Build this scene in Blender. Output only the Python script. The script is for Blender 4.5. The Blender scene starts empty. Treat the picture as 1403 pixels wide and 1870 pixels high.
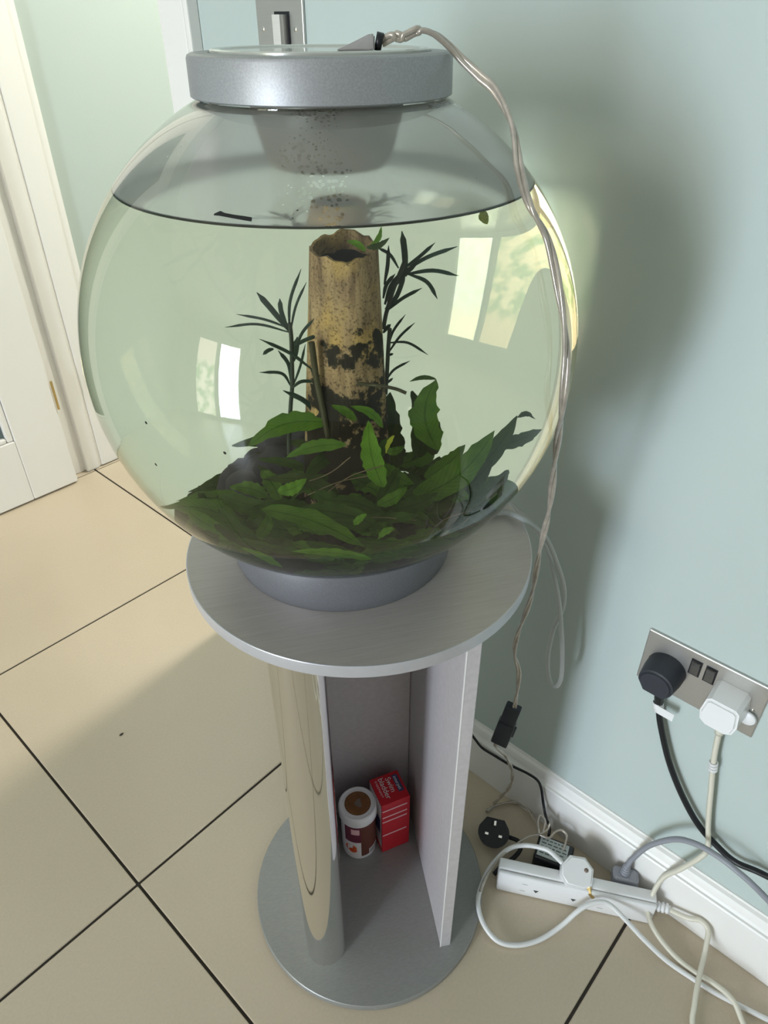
import bpy, bmesh, math, random
from mathutils import Vector, Matrix
import numpy as np
random.seed(7)
SC = bpy.context.scene
COL = SC.collection
V3 = Vector

# ------------------------------------------------------------------ camera
FPX = 1290.49
cam_d = bpy.data.cameras.new('camera')
cam_d.sensor_fit = 'VERTICAL'
cam_d.sensor_height = 24.0
cam_d.lens = FPX / 1870.0 * 24.0
cam_d.clip_start = 0.02
cam = bpy.data.objects.new('camera', cam_d)
COL.objects.link(cam)
r_ = V3((0.67217791, -0.74038146, -0.00348521))
u_ = V3((0.42631653, 0.38318729, 0.81940327))
f_ = V3((0.6053355, 0.55227058, -0.57320689))
cam.matrix_world = Matrix(((r_.x, u_.x, -f_.x, -0.41109558), (r_.y, u_.y, -f_.y, -0.4086971),
                           (r_.z, u_.z, -f_.z, 1.12185043), (0, 0, 0, 1)))
SC.camera = cam

# ------------------------------------------------------------------ world, light, exposure
wd = bpy.data.worlds.new('world'); SC.world = wd; wd.use_nodes = True
wd.node_tree.nodes['Background'].inputs[0].default_value = (0.75, 0.85, 1.0, 1)
wd.node_tree.nodes['Background'].inputs[1].default_value = 0.6

def area_light(name, loc, normal, sx, sy, power, color, spread=180):
    l = bpy.data.lights.new(name, 'AREA'); l.shape = 'RECTANGLE'; l.size = sx; l.size_y = sy
    l.energy = power; l.color = color; l.spread = math.radians(spread)
    o = bpy.data.objects.new(name, l); COL.objects.link(o)
    z = -V3(normal).normalized()
    up = V3((0, 0, 1)) if abs(z.z) < .9 else V3((0, 1, 0))
    x = up.cross(z).normalized(); y = z.cross(x)
    o.matrix_world = Matrix(((x.x, y.x, z.x, loc[0]), (x.y, y.y, z.y, loc[1]), (x.z, y.z, z.z, loc[2]), (0, 0, 0, 1)))
    return o
# daylight through the glazed garden door opposite the right wall
patio_light = area_light('daylight_garden_door', (-3.895, -0.195, 1.03), (1, 0, 0), 0.57, 1.88, 56, (0.79, 0.88, 1.0), 130)
patio_light_2 = area_light('daylight_garden_door_shaded_pane', (-3.895, 0.495, 1.03), (1, 0, 0), 0.56, 1.88, 10, (1.0, 0.95, 0.90), 130)
def garden_view(o, dark, light, top, seed):
    """what the glazed door lets in: bright sky and house above, foliage in the middle, paving below"""
    l = o.data; l.use_nodes = True; t = l.node_tree; e = t.nodes['Emission']
    g = t.nodes.new('ShaderNodeNewGeometry'); s = t.nodes.new('ShaderNodeSeparateXYZ'); t.links.new(g.outputs['Parametric'], s.inputs[0])
    mp = t.nodes.new('ShaderNodeMapping'); mp.inputs['Scale'].default_value = (1.0, 2.6, 1); mp.inputs['Location'].default_value = (seed, seed*.7, 0); t.links.new(g.outputs['Parametric'], mp.inputs[0])
    n = t.nodes.new('ShaderNodeTexNoise'); n.inputs['Scale'].default_value = 3.2; n.inputs['Detail'].default_value = 4; t.links.new(mp.outputs[0], n.inputs['Vector'])
    r = t.nodes.new('ShaderNodeValToRGB'); r.color_ramp.elements[0].position = .42; r.color_ramp.elements[1].position = .56
    r.color_ramp.elements[0].color = dark; r.color_ramp.elements[1].color = light; t.links.new(n.outputs[0], r.inputs[0])
    v = t.nodes.new('ShaderNodeValToRGB'); v.color_ramp.elements[0].position = .62; v.color_ramp.elements[1].position = .80
    v.color_ramp.elements[0].color = (0, 0, 0, 1); v.color_ramp.elements[1].color = (1, 1, 1, 1); t.links.new(s.outputs[1], v.inputs[0])
    m = t.nodes.new('ShaderNodeMix'); m.data_type = 'RGBA'; m.inputs[7].default_value = top
    t.links.new(v.outputs[0], m.inputs[0]); t.links.new(r.outputs[0], m.inputs[6]); t.links.new(m.outputs[2], e.inputs['Color'])
garden_view(patio_light, (.60, .74, .58, 1), (1.14, 1.08, 1.24, 1), (1.0, .92, .80, 1), .3)
garden_view(patio_light_2, (.35, .55, .25, 1), (1.2, 1.15, 1.0, 1), (1.15, 1.0, .85, 1), 4.1)
# warm ceiling lamp of the hall beyond the opening
hall_light = area_light('hall_ceiling_lamp', (1.15, 0.68, 2.36), (0, 0, -1), 0.14, 0.14, 34, (1.0, 0.92, 0.80))
SC.view_settings.view_transform = 'Standard'
SC.view_settings.look = 'None'
SC.view_settings.gamma = 1.0
SC.view_settings.use_curve_mapping = False
SC.view_settings.exposure = 0.10
SC.cycles.max_bounces = 20
SC.cycles.transmission_bounces = 16
SC.cycles.glossy_bounces = 8
SC.cycles.diffuse_bounces = 5
SC.cycles.transparent_max_bounces = 12
SC.cycles.caustics_refractive = True
SC.cycles.caustics_reflective = True
SC.cycles.blur_glossy = 0.3
SC.cycles.sample_clamp_indirect = 12.0
SC.cycles.use_denoising = True

# ------------------------------------------------------------------ materials
def nt(name):
    m = bpy.data.materials.new(name); m.use_nodes = True
    t = m.node_tree; b = t.nodes['Principled BSDF']
    return m, t, b
def N(t, kind, **kw):
    n = t.nodes.new(kind)
    for k, v in kw.items():
        if k.startswith('i_'):
            n.inputs[k[2:].replace('_', ' ')].default_value = v
        else: setattr(n, k, v)
    return n
def c4(c): return (c[0], c[1], c[2], 1.0)
def srgb(r, g, b):
    f = lambda x: (x/255/12.92) if x/255 <= .04045 else ((x/255+.055)/1.055)**2.4
    return (f(r), f(g), f(b))
def plain(name, col, rough=.5, metal=0.0, spec=.5, coat=0.0, vary=.04, vscale=40, bump=0.0, bscale=300, trans=0.0, ior=1.45, sub=0.0, vstretch=(1, 1, 1)):
    """principled surface with a little procedural colour variation and fine relief"""
    m, t, b = nt(name)
    tc = N(t, 'ShaderNodeTexCoord')
    mp = N(t, 'ShaderNodeMapping'); mp.inputs['Scale'].default_value = vstretch
    t.links.new(tc.outputs['Object'], mp.inputs[0])
    no = N(t, 'ShaderNodeTexNoise'); no.inputs['Scale'].default_value = vscale; no.inputs['Detail'].default_value = 4
    t.links.new(mp.outputs[0], no.inputs['Vector'])
    mx = N(t, 'ShaderNodeMix', data_type='RGBA')
    mx.inputs[6].default_value = c4([max(0, x*(1-vary)) for x in col]); mx.inputs[7].default_value = c4([min(1, x*(1+vary)) for x in col])
    t.links.new(no.outputs[0], mx.inputs[0]); t.links.new(mx.outputs[2], b.inputs['Base Color'])
    b.inputs['Roughness'].default_value = rough; b.inputs['Metallic'].default_value = metal
    b.inputs['Specular IOR Level'].default_value = spec; b.inputs['Coat Weight'].default_value = coat
    b.inputs['Transmission Weight'].default_value = trans; b.inputs['IOR'].default_value = ior
    if bump:
        n2 = N(t, 'ShaderNodeTexNoise'); n2.inputs['Scale'].default_value = bscale; n2.inputs['Detail'].default_value = 3
        t.links.new(mp.outputs[0], n2.inputs['Vector'])
        bp = N(t, 'ShaderNodeBump'); bp.inputs['Strength'].default_value = bump; bp.inputs['Distance'].default_value = .001
        t.links.new(n2.outputs[0], bp.inputs['Height']); t.links.new(bp.outputs[0], b.inputs['Normal'])
    return m
M = {}
M['wall'] = plain('wall_paint', (0.50, 0.575, 0.552), .55, vary=.015, vscale=6, bump=.12, bscale=220, spec=.3)
M['wallwarm'] = plain('room_paint', (0.72, 0.72, 0.68), .6, vary=.02, vscale=6)
M['ceil'] = plain('ceiling_paint', (0.84, 0.83, 0.81), .8, vary=.01)
M['white'] = plain('white_gloss_paint', (0.87, 0.855, 0.83), .32, vary=.012, vscale=12, bump=.05, bscale=80)
M['grout'] = plain('dark_grout', (0.045, 0.037, 0.028), .8, vary=.3)
M['brass'] = plain('brass', (0.62, 0.47, 0.22), .3, metal=1)
M['plateal'] = plain('brushed_steel', (0.56, 0.55, 0.53), .34, metal=.85, vary=.06, vscale=30, vstretch=(1, 1, 30))
M['chrome'] = plain('polished_chrome_foil', (0.84, 0.83, 0.80), .05, metal=1.0, vary=.02)
M['blackpl'] = plain('black_plastic', (0.012, 0.013, 0.016), .38, vary=.2)
M['blackpl2'] = plain('matt_black_plastic', (0.03, 0.034, 0.045), .5, vary=.2)
M['whitepl'] = plain('white_plastic', (0.86, 0.86, 0.87), .28, vary=.015)
M['creamfl'] = plain('cream_flex', (0.74, 0.71, 0.60), .38, vary=.03)
M['whitefl'] = plain('white_flex', (0.80, 0.80, 0.80), .35, vary=.02)
M['greyfl'] = plain('grey_flex', (0.30, 0.31, 0.35), .4, vary=.05)
M['stone'] = plain('dark_porous_stone', (0.052, 0.060, 0.088), .75, vary=.5, vscale=120, bump=.8, bscale=180)
M['gravel'] = plain('dark_gravel', (0.013, 0.014, 0.014), .8, vary=.6, vscale=160, bump=1.0, bscale=260)
M['watershade'] = plain('painted_waterline_shade', (0.020, 0.028, 0.016), .5, vary=.4)  # dark tone painted for the optical line where water meets acrylic
M['ink'] = plain('black_marker_ink', (0.006, 0.006, 0.008), .5)
M['red'] = plain('red_card', (0.60, 0.012, 0.026), .42, vary=.08, vscale=30)
M['boxside'] = plain('white_card', (0.62, 0.52, 0.54), .45, vary=.05)
M['pink'] = plain('pale_print', (0.85, 0.50, 0.52), .5)
M['bluepr'] = plain('blue_print', (0.055, 0.06, 0.16), .5)
M['whitepr'] = plain('white_print', (0.82, 0.78, 0.78), .5)
M['brownlab'] = plain('brown_label', (0.15, 0.042, 0.026), .45, vary=.2, vscale=60)
M['brownlid'] = plain('brown_lid_label', (0.21, 0.09, 0.028), .45, vary=.25, vscale=120)
M['tan'] = plain('tan_print', (0.42, 0.25, 0.12), .5)
M['greypr'] = plain('grey_print', (0.22, 0.17, 0.14), .5)
M['maroon'] = plain('maroon_print', (0.16, 0.02, 0.05), .5)
M['orange'] = plain('orange_print', (0.72, 0.10, 0.02), .5, vary=.3, vscale=90)
M['labelgr'] = plain('grey_green_label', (0.42, 0.46, 0.44), .5, vary=.08)
M['printshade'] = plain('dark_print_and_hole_shade', (0.06, 0.07, 0.07), .6)  # label print, and the painted shade of the earth holes
M['tubewhite'] = plain('milky_tube', (0.72, 0.74, 0.73), .3, vary=.03, trans=.45)
M['clearflex'] = plain('clear_flex', (0.47, 0.42, 0.36), .2, metal=.3, vary=.45, vscale=90, coat=.8)
M['greyclear'] = plain('smoked_plastic', (0.36, 0.35, 0.345), .3, vary=.08)
M['darkchrome'] = plain('dark_chrome', (0.16, 0.155, 0.15), .3, metal=.6)
M['dial'] = plain('worn_silver_top', (0.55, 0.56, 0.52), .22, metal=.2, vary=.25, vscale=14, coat=.5)
M['lampbody'] = plain('grey_lamp_housing', (0.36, 0.355, 0.33), .38, metal=.25, vary=.06, vscale=20)
M['skirtdark'] = plain('dark_speck', (0.05, 0.04, 0.03), .8)
M['rod'] = plain('teal_rod', (0.15, 0.22, 0.21), .2)
M['furn'] = plain('grey_cabinet_paint', (0.34, 0.36, 0.33), .45)
M['worktop'] = plain('dark_worktop', (0.18, 0.17, 0.16), .3)

def tile_mat():
    m, t, b = nt('cream_porcelain')
    tc = N(t, 'ShaderNodeTexCoord')
    n1 = N(t, 'ShaderNodeTexNoise', i_Scale=2.2, i_Detail=5.0); n2 = N(t, 'ShaderNodeTexNoise', i_Scale=240.0, i_Detail=2.0)
    geo = N(t, 'ShaderNodeNewGeometry')
    t.links.new(geo.outputs['Position'], n1.inputs['Vector']); t.links.new(geo.outputs['Position'], n2.inputs['Vector'])
    m1 = N(t, 'ShaderNodeMix', data_type='RGBA'); m1.inputs[6].default_value = c4((0.555, 0.468, 0.352)); m1.inputs[7].default_value = c4((0.66, 0.562, 0.43))
    t.links.new(n1.outputs[0], m1.inputs[0])
    m2 = N(t, 'ShaderNodeMix', data_type='RGBA', blend_type='MULTIPLY'); m2.inputs[0].default_value = .12
    t.links.new(m1.outputs[2], m2.inputs[6]); t.links.new(n2.outputs[0], m2.inputs[7]); t.links.new(m2.outputs[2], b.inputs['Base Color'])
    b.inputs['Roughness'].default_value = .2; b.inputs['Specular IOR Level'].default_value = .45
    return m
M['tile'] = tile_mat()

def brushed(name, c0, c1, rough, metal, angle, sx=14, sy=900, bump=.12):
    """foil with a fine directional grain in world x-y"""
    m, t, b = nt(name)
    geo = N(t, 'ShaderNodeNewGeometry')
    mp = N(t, 'ShaderNodeMapping', vector_type='POINT')
    mp.inputs['Rotation'].default_value = (0, 0, angle); 
    mp2 = N(t, 'ShaderNodeMapping'); mp2.inputs['Scale'].default_value = (sx, sy, sy)
    t.links.new(geo.outputs['Position'], mp.inputs[0]); t.links.new(mp.outputs[0], mp2.inputs[0])
    no = N(t, 'ShaderNodeTexNoise', i_Scale=1.0, i_Detail=5.0); t.links.new(mp2.outputs[0], no.inputs['Vector'])
    rp = N(t, 'ShaderNodeValToRGB'); rp.color_ramp.elements[0].position = .3; rp.color_ramp.elements[1].position = .7
    rp.color_ramp.elements[0].color = c4(c0); rp.color_ramp.elements[1].color = c4(c1)
    t.links.new(no.outputs[0], rp.inputs[0]); t.links.new(rp.outputs[0], b.inputs['Base Color'])
    b.inputs['Roughness'].default_value = rough; b.inputs['Metallic'].default_value = metal
    bp = N(t, 'ShaderNodeBump'); bp.inputs['Strength'].default_value = bump; bp.inputs['Distance'].default_value = .0006
    t.links.new(no.outputs[0], bp.inputs['Height']); t.links.new(bp.outputs[0], b.inputs['Normal'])
    return m
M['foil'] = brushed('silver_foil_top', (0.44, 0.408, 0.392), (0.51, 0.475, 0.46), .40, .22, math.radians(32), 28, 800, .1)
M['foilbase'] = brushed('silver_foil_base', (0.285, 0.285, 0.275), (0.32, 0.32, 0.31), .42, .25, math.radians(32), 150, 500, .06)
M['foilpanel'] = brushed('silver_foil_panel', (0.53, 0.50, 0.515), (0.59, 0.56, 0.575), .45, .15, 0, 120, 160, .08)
M['edgeband'] = plain('pale_edge_band', (0.58, 0.58, 0.62), .32, metal=.4, vary=.05, vscale=120)
M['edgelight'] = plain('worn_white_edge', (0.85, 0.83, 0.82), .4)
def sparkle(name, col, rough, metal):
    m, t, b = nt(name)
    tc = N(t, 'ShaderNodeTexCoord')
    no = N(t, 'ShaderNodeTexNoise', i_Scale=900.0, i_Detail=1.0); t.links.new(tc.outputs['Object'], no.inputs['Vector'])
    rp = N(t, 'ShaderNodeValToRGB'); rp.color_ramp.elements[0].position = .35; rp.color_ramp.elements[1].position = .78
    rp.color_ramp.elements[0].color = c4([x*.95 for x in col]); rp.color_ramp.elements[1].color = c4([min(1, x*1.15) for x in col])
    t.links.new(no.outputs[0], rp.inputs[0]); t.links.new(rp.outputs[0], b.inputs['Base Color'])
    b.inputs['Roughness'].default_value = rough; b.inputs['Metallic'].default_value = metal
    return m
M['lid'] = sparkle('metallic_silver_plastic', (0.35, 0.355, 0.365), .45, .45)
M['ring'] = sparkle('metallic_grey_plastic', (0.235, 0.24, 0.265), .42, .5)

def glass(name, ior, col=(1, 1, 1), rough=0.0, attr=False):
    m = bpy.data.materials.new(name); m.use_nodes = True; t = m.node_tree; t.nodes.clear()
    o = N(t, 'ShaderNodeOutputMaterial'); g = N(t, 'ShaderNodeBsdfGlass'); g.inputs['IOR'].default_value = ior
    g.inputs['Roughness'].default_value = rough; g.inputs['Color'].default_value = c4(col)
    t.links.new(g.outputs[0], o.inputs['Surface']); return m
def fogged():
    """inner skin of the dry part, hazed by condensation"""
    m = glass('fogged_acrylic', 1.49, (0.985, 0.99, 0.985), .12); t = m.node_tree
    g = t.nodes['Glass BSDF']; tc = N(t, 'ShaderNodeTexCoord'); no = N(t, 'ShaderNodeTexNoise', i_Scale=9.0, i_Detail=3.0); t.links.new(tc.outputs['Object'], no.inputs['Vector'])
    mr = N(t, 'ShaderNodeMapRange'); mr.inputs[3].default_value = .15; mr.inputs[4].default_value = .42; t.links.new(no.outputs[0], mr.inputs[0])
    vo = N(t, 'ShaderNodeTexVoronoi', i_Scale=330.0); t.links.new(tc.outputs['Object'], vo.inputs['Vector'])
    cl = N(t, 'ShaderNodeTexNoise', i_Scale=16.0, i_Detail=2.0); t.links.new(tc.outputs['Object'], cl.inputs['Vector'])
    th = N(t, 'ShaderNodeMapRange'); th.inputs[1].default_value = .52; th.inputs[2].default_value = .66; th.inputs[3].default_value = .0; th.inputs[4].default_value = .42; t.links.new(cl.outputs[0], th.inputs[0])
    lt = N(t, 'ShaderNodeMath', operation='GREATER_THAN'); t.links.new(vo.outputs['Distance'], lt.inputs[0]); t.links.new(th.outputs[0], lt.inputs[1])
    fm = N(t, 'ShaderNodeMath', operation='MULTIPLY'); t.links.new(mr.outputs[0], fm.inputs[0]); t.links.new(lt.outputs[0], fm.inputs[1]); mr = fm
    rg = N(t, 'ShaderNodeMath', operation='MULTIPLY'); rg.inputs[1].default_value = .12; t.links.new(lt.outputs[0], rg.inputs[0]); t.links.new(rg.outputs[0], g.inputs['Roughness'])
    tr = N(t, 'ShaderNodeBsdfTranslucent'); tr.inputs[0].default_value = (.95, .95, .92, 1); df = N(t, 'ShaderNodeBsdfDiffuse'); df.inputs[0].default_value = (.95, .95, .92, 1)
    a = N(t, 'ShaderNodeMixShader'); a.inputs[0].default_value = .5; t.links.new(tr.outputs[0], a.inputs[1]); t.links.new(df.outputs[0], a.inputs[2])
    ms = N(t, 'ShaderNodeMixShader'); t.links.new(mr.outputs[0], ms.inputs[0]); t.links.new(g.outputs[0], ms.inputs[1]); t.links.new(a.outputs[0], ms.inputs[2]); t.links.new(ms.outputs[0], t.nodes['Material Output'].inputs['Surface'])
    return m
M['acrylic'] = glass('clear_acrylic', 1.49, (0.985, 0.99, 0.985))
M['acrwater'] = glass('acrylic_to_water', 1.333/1.49, (0.975, 0.955, 0.84))
M['fogged'] = fogged()
M['watersurf'] = glass('water_surface', 1.333, (0.99, 0.995, 0.97))
M['drop'] = glass('water_droplets', 1.333)

def leaf_mat(name, c0, c1, trans=.35):
    m, t, b = nt(name)
    uv = N(t, 'ShaderNodeUVMap')
    sp = N(t, 'ShaderNodeSeparateXYZ'); t.links.new(uv.outputs[0], sp.inputs[0])
    ab = N(t, 'ShaderNodeMath', operation='ABSOLUTE'); t.links.new(sp.outputs[1], ab.inputs[0])
    ad = N(t, 'ShaderNodeMath', operation='MULTIPLY_ADD'); ad.inputs[1].default_value = .22
    t.links.new(ab.outputs[0], ad.inputs[0]); 
    sb = N(t, 'ShaderNodeMath', operation='SUBTRACT'); t.links.new(sp.outputs[0], sb.inputs[0])
    ml = N(t, 'ShaderNodeMath', operation='MULTIPLY'); ml.inputs[1].default_value = .22; t.links.new(ab.outputs[0], ml.inputs[0]); t.links.new(ml.outputs[0], sb.inputs[1])
    sn = N(t, 'ShaderNodeMath', operation='MULTIPLY'); sn.inputs[1].default_value = 85.0; t.links.new(sb.outputs[0], sn.inputs[0])
    si = N(t, 'ShaderNodeMath', operation='SINE'); t.links.new(sn.outputs[0], si.inputs[0])
    geo = N(t, 'ShaderNodeNewGeometry')
    no = N(t, 'ShaderNodeTexNoise', i_Scale=130.0, i_Detail=4.0); t.links.new(geo.outputs['Position'], no.inputs['Vector'])
    f1 = N(t, 'ShaderNodeMath', operation='MULTIPLY_ADD'); f1.inputs[1].default_value = .12; t.links.new(si.outputs[0], f1.inputs[0]); t.links.new(no.outputs[0], f1.inputs[2])
    mx = N(t, 'ShaderNodeMix', data_type='RGBA'); mx.inputs[6].default_value = c4(c0); mx.inputs[7].default_value = c4(c1)
    t.links.new(f1.outputs[0], mx.inputs[0])
    mid = N(t, 'ShaderNodeMath', operation='LESS_THAN'); mid.inputs[1].default_value = .07; t.links.new(ab.outputs[0], mid.inputs[0])
    mf = N(t, 'ShaderNodeMath', operation='MULTIPLY'); mf.inputs[1].default_value = .45; t.links.new(mid.outputs[0], mf.inputs[0])
    mx2 = N(t, 'ShaderNodeMix', data_type='RGBA'); t.links.new(mf.outputs[0], mx2.inputs[0]); t.links.new(mx.outputs[2], mx2.inputs[6]); mx2.inputs[7].default_value = c4([x*.45 for x in c0])
    t.links.new(mx2.outputs[2], b.inputs['Base Color']); b.inputs['Roughness'].default_value = .55; b.inputs['Specular IOR Level'].default_value = .1
    tr = N(t, 'ShaderNodeBsdfTranslucent'); t.links.new(mx2.outputs[2], tr.inputs[0])
    ms = N(t, 'ShaderNodeMixShader'); ms.inputs[0].default_value = trans
    t.links.new(b.outputs[0], ms.inputs[1]); t.links.new(tr.outputs[0], ms.inputs[2]); t.links.new(ms.outputs[0], t.nodes['Material Output'].inputs[0])
    return m
LM = [leaf_mat('bright_leaf', (0.10, 0.27, 0.025), (0.20, 0.42, 0.05), .45), leaf_mat('green_leaf', (0.055, 0.145, 0.018), (0.12, 0.25, 0.035), .4),
      leaf_mat('dark_leaf', (0.026, 0.068, 0.014), (0.060, 0.125, 0.024), .3), leaf_mat('olive_leaf', (0.030, 0.058, 0.018), (0.062, 0.10, 0.028), .3),
      leaf_mat('yellow_leaf', (0.30, 0.36, 0.03), (0.42, 0.48, 0.06), .45), leaf_mat('needle_leaf', (0.022, 0.045, 0.036), (0.045, 0.080, 0.060), .2)]

def bark():
    m, t, b = nt('tan_bark')
    tc = N(t, 'ShaderNodeTexCoord')
    mp = N(t, 'ShaderNodeMapping'); mp.inputs['Scale'].default_value = (1, 1, .16); t.links.new(tc.outputs['Object'], mp.inputs[0])
    n1 = N(t, 'ShaderNodeTexNoise', i_Scale=170.0, i_Detail=6.0); t.links.new(mp.outputs[0], n1.inputs['Vector'])
    r1 = N(t, 'ShaderNodeValToRGB'); e = r1.color_ramp.elements
    e[0].position = .3; e[0].color = c4((0.13, 0.085, 0.050)); e[1].position = .62; e[1].color = c4((0.40, 0.30, 0.18))
    t.links.new(n1.outputs[0], r1.inputs[0])
    # ochre patches and black scorch patches of their own shape
    n2 = N(t, 'ShaderNodeTexNoise', i_Scale=42.0, i_Detail=3.0); mp2 = N(t, 'ShaderNodeMapping'); mp2.inputs['Scale'].default_value = (1, 1, .6); mp2.inputs['Location'].default_value = (.013, .004, .02)
    t.links.new(tc.outputs['Object'], mp2.inputs[0]); t.links.new(mp2.outputs[0], n2.inputs['Vector'])
    r2 = N(t, 'ShaderNodeValToRGB'); r2.color_ramp.elements[0].position = .5; r2.color_ramp.elements[1].position = .62
    t.links.new(n2.outputs[0], r2.inputs[0])
    m1 = N(t, 'ShaderNodeMix', data_type='RGBA'); m1.inputs[7].default_value = c4((0.47, 0.335, 0.14)); t.links.new(r2.outputs[0], m1.inputs[0]); t.links.new(r1.outputs[0], m1.inputs[6])
    sp = N(t, 'ShaderNodeSeparateXYZ'); t.links.new(tc.outputs['Object'], sp.inputs[0])
    n3 = N(t, 'ShaderNodeTexNoise', i_Scale=62.0, i_Detail=5.0, i_Roughness=.62); t.links.new(tc.outputs['Object'], n3.inputs['Vector'])
    # scorch is common in the lower half
    hr = N(t, 'ShaderNodeMapRange'); hr.inputs[1].default_value = .118; hr.inputs[2].default_value = .030; hr.inputs[3].default_value = -.16; hr.inputs[4].default_value = .16
    t.links.new(sp.outputs[2], hr.inputs[0])
    ad = N(t, 'ShaderNodeMath', operation='ADD'); t.links.new(n3.outputs[0], ad.inputs[0]); t.links.new(hr.outputs[0], ad.inputs[1])
    r3 = N(t, 'ShaderNodeValToRGB'); r3.color_ramp.elements[0].position = .535; r3.color_ramp.elements[1].position = .575
    t.links.new(ad.outputs[0], r3.inputs[0])
    nd = N(t, 'ShaderNodeTexNoise', i_Scale=105.0, i_Detail=5.0, i_Roughness=.7); t.links.new(tc.outputs['Object'], nd.inputs['Vector'])
    best = None
    for (x, y, z), rad in (((-.0094, -.0253, .1105), .0052), ((-.0114, -.0231, .0980), .0058), ((-.0216, -.0119, .0934), .0058), ((-.0153, -.0188, .0889), .0064), ((.0035, -.0270, .0900), .0085), ((.0060, -.0255, .0990), .0075),
                           ((-.0142, -.0200, .0560), .0120), ((-.0040, -.0300, .0560), .0150), ((.0050, -.0300, .0640), .0090)):
        vd = N(t, 'ShaderNodeVectorMath', operation='DISTANCE'); vd.inputs[1].default_value = (x, y, z); t.links.new(tc.outputs['Object'], vd.inputs[0])
        dv = N(t, 'ShaderNodeMath', operation='DIVIDE'); dv.inputs[1].default_value = rad; t.links.new(vd.outputs['Value'], dv.inputs[0])
        if best is None: best = dv
        else:
            mn = N(t, 'ShaderNodeMath', operation='MINIMUM'); t.links.new(best.outputs[0], mn.inputs[0]); t.links.new(dv.outputs[0], mn.inputs[1]); best = mn
    aw = N(t, 'ShaderNodeMath', operation='MULTIPLY_ADD'); aw.inputs[1].default_value = 5.5; t.links.new(nd.outputs[0], aw.inputs[0]); t.links.new(best.outputs[0], aw.inputs[2])
    r5 = N(t, 'ShaderNodeValToRGB'); r5.color_ramp.elements[0].position = .0; r5.color_ramp.elements[1].position = 1.0
    mr5 = N(t, 'ShaderNodeMapRange'); mr5.inputs[1].default_value = 3.95; mr5.inputs[2].default_value = 3.55; t.links.new(aw.outputs[0], mr5.inputs[0])
    mx5 = N(t, 'ShaderNodeMath', operation='MAXIMUM'); t.links.new(r3.outputs[0], mx5.inputs[0]); t.links.new(mr5.outputs[0], mx5.inputs[1]); r3 = mx5
    n4 = N(t, 'ShaderNodeTexNoise', i_Scale=620.0, i_Detail=3.0); t.links.new(tc.outputs['Object'], n4.inputs['Vector'])
    r4 = N(t, 'ShaderNodeValToRGB'); r4.color_ramp.elements[0].position = .32; r4.color_ramp.elements[1].position = .48
    r4.color_ramp.elements[0].color = c4((.30, .26, .22)); t.links.new(n4.outputs[0], r4.inputs[0])
    mm = N(t, 'ShaderNodeMix', data_type='RGBA', blend_type='MULTIPLY'); mm.inputs[0].default_value = .8; t.links.new(m1.outputs[2], mm.inputs[6]); t.links.new(r4.outputs[0], mm.inputs[7]); m1 = mm
    m2 = N(t, 'ShaderNodeMix', data_type='RGBA'); m2.inputs[7].default_value = c4((0.018, 0.017, 0.014)); t.links.new(r3.outputs[0], m2.inputs[0]); t.links.new(m1.outputs[2], m2.inputs[6])
    t.links.new(m2.outputs[2], b.inputs['Base Color']); b.inputs['Roughness'].default_value = .75; b.inputs['Specular IOR Level'].default_value = .15
    bp = N(t, 'ShaderNodeBump'); bp.inputs['Strength'].default_value = .8; bp.inputs['Distance'].default_value = .0015
    t.links.new(n1.outputs[0], bp.inputs['Height']); t.links.new(bp.outputs[0], b.inputs['Normal'])
    return m
M['bark'] = bark()
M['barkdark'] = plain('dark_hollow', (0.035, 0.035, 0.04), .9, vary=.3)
M['stem'] = plain('dark_plant_stem', (0.030, 0.050, 0.040), .6, vary=.3)
M['stalk'] = plain('brown_stalk', (0.045, 0.045, 0.02), .6, vary=.3)
M['root'] = plain('pale_root', (0.17, 0.13, 0.085), .6, vary=.3)
def pane_mat():
    m = glass('door_glass', 1.45, (0.75, 0.84, 0.84)); return m
M['pane'] = pane_mat()
M['frost'] = plain('grey_door_glazing', (0.13, 0.17, 0.18), .06, vary=.3, vscale=9, vstretch=(6, 6, .4))

# ------------------------------------------------------------------ builders
def link(name, me, mat, parent=None, smooth=False):
    o = bpy.data.objects.new(name, me)
    if mat is not None and not me.materials: me.materials.append(mat)
    if smooth:
        for p in me.polygons: p.use_smooth = True
    COL.objects.link(o)
    adopt(o, parent)
    return o
WORLD = {}
def adopt(o, parent):
    """parent o, whose mesh is in world coordinates, without moving it"""
    if parent is not None:
        o.parent = parent; o.matrix_parent_inverse = WORLD.get(parent.name, Matrix()).inverted()
def from_bm(name, bm, mat, parent=None, smooth=False):
    me = bpy.data.meshes.new(name); bm.to_mesh(me); bm.free(); return link(name, me, mat, parent, smooth)
def tag(o, label=None, cat=None, group=None, kind=None):
    if label: o['label'] = label
    if cat: o['category'] = cat
    if group: o['group'] = group
    if kind: o['kind'] = kind
    return o
def empty(name, loc, label=None, cat=None, group=None):
    o = bpy.data.objects.new(name, None); COL.objects.link(o); o.location = loc; o.empty_display_size = .02
    WORLD[o.name] = Matrix.Translation(V3(loc))
    return tag(o, label, cat, group)
def box_bm(x0, x1, y0, y1, z0, z1, bev=0.0, seg=2, bm=None):
    own = bmesh.new()
    vs = [own.verts.new((x, y, z)) for x in (x0, x1) for y in (y0, y1) for z in (z0, z1)]
    for f in ((0, 1, 3, 2), (4, 6, 7, 5), (0, 4, 5, 1), (2, 3, 7, 6), (0, 2, 6, 4), (1, 5, 7, 3)):
        own.faces.new([vs[i] for i in f])
    if bev: bmesh.ops.bevel(own, geom=own.edges[:], offset=bev, segments=seg, affect='EDGES', profile=.5)
    if bm is None: return own
    me = bpy.data.meshes.new('tmp'); own.to_mesh(me); own.free(); bm.from_mesh(me); bpy.data.meshes.remove(me); return bm
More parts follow.
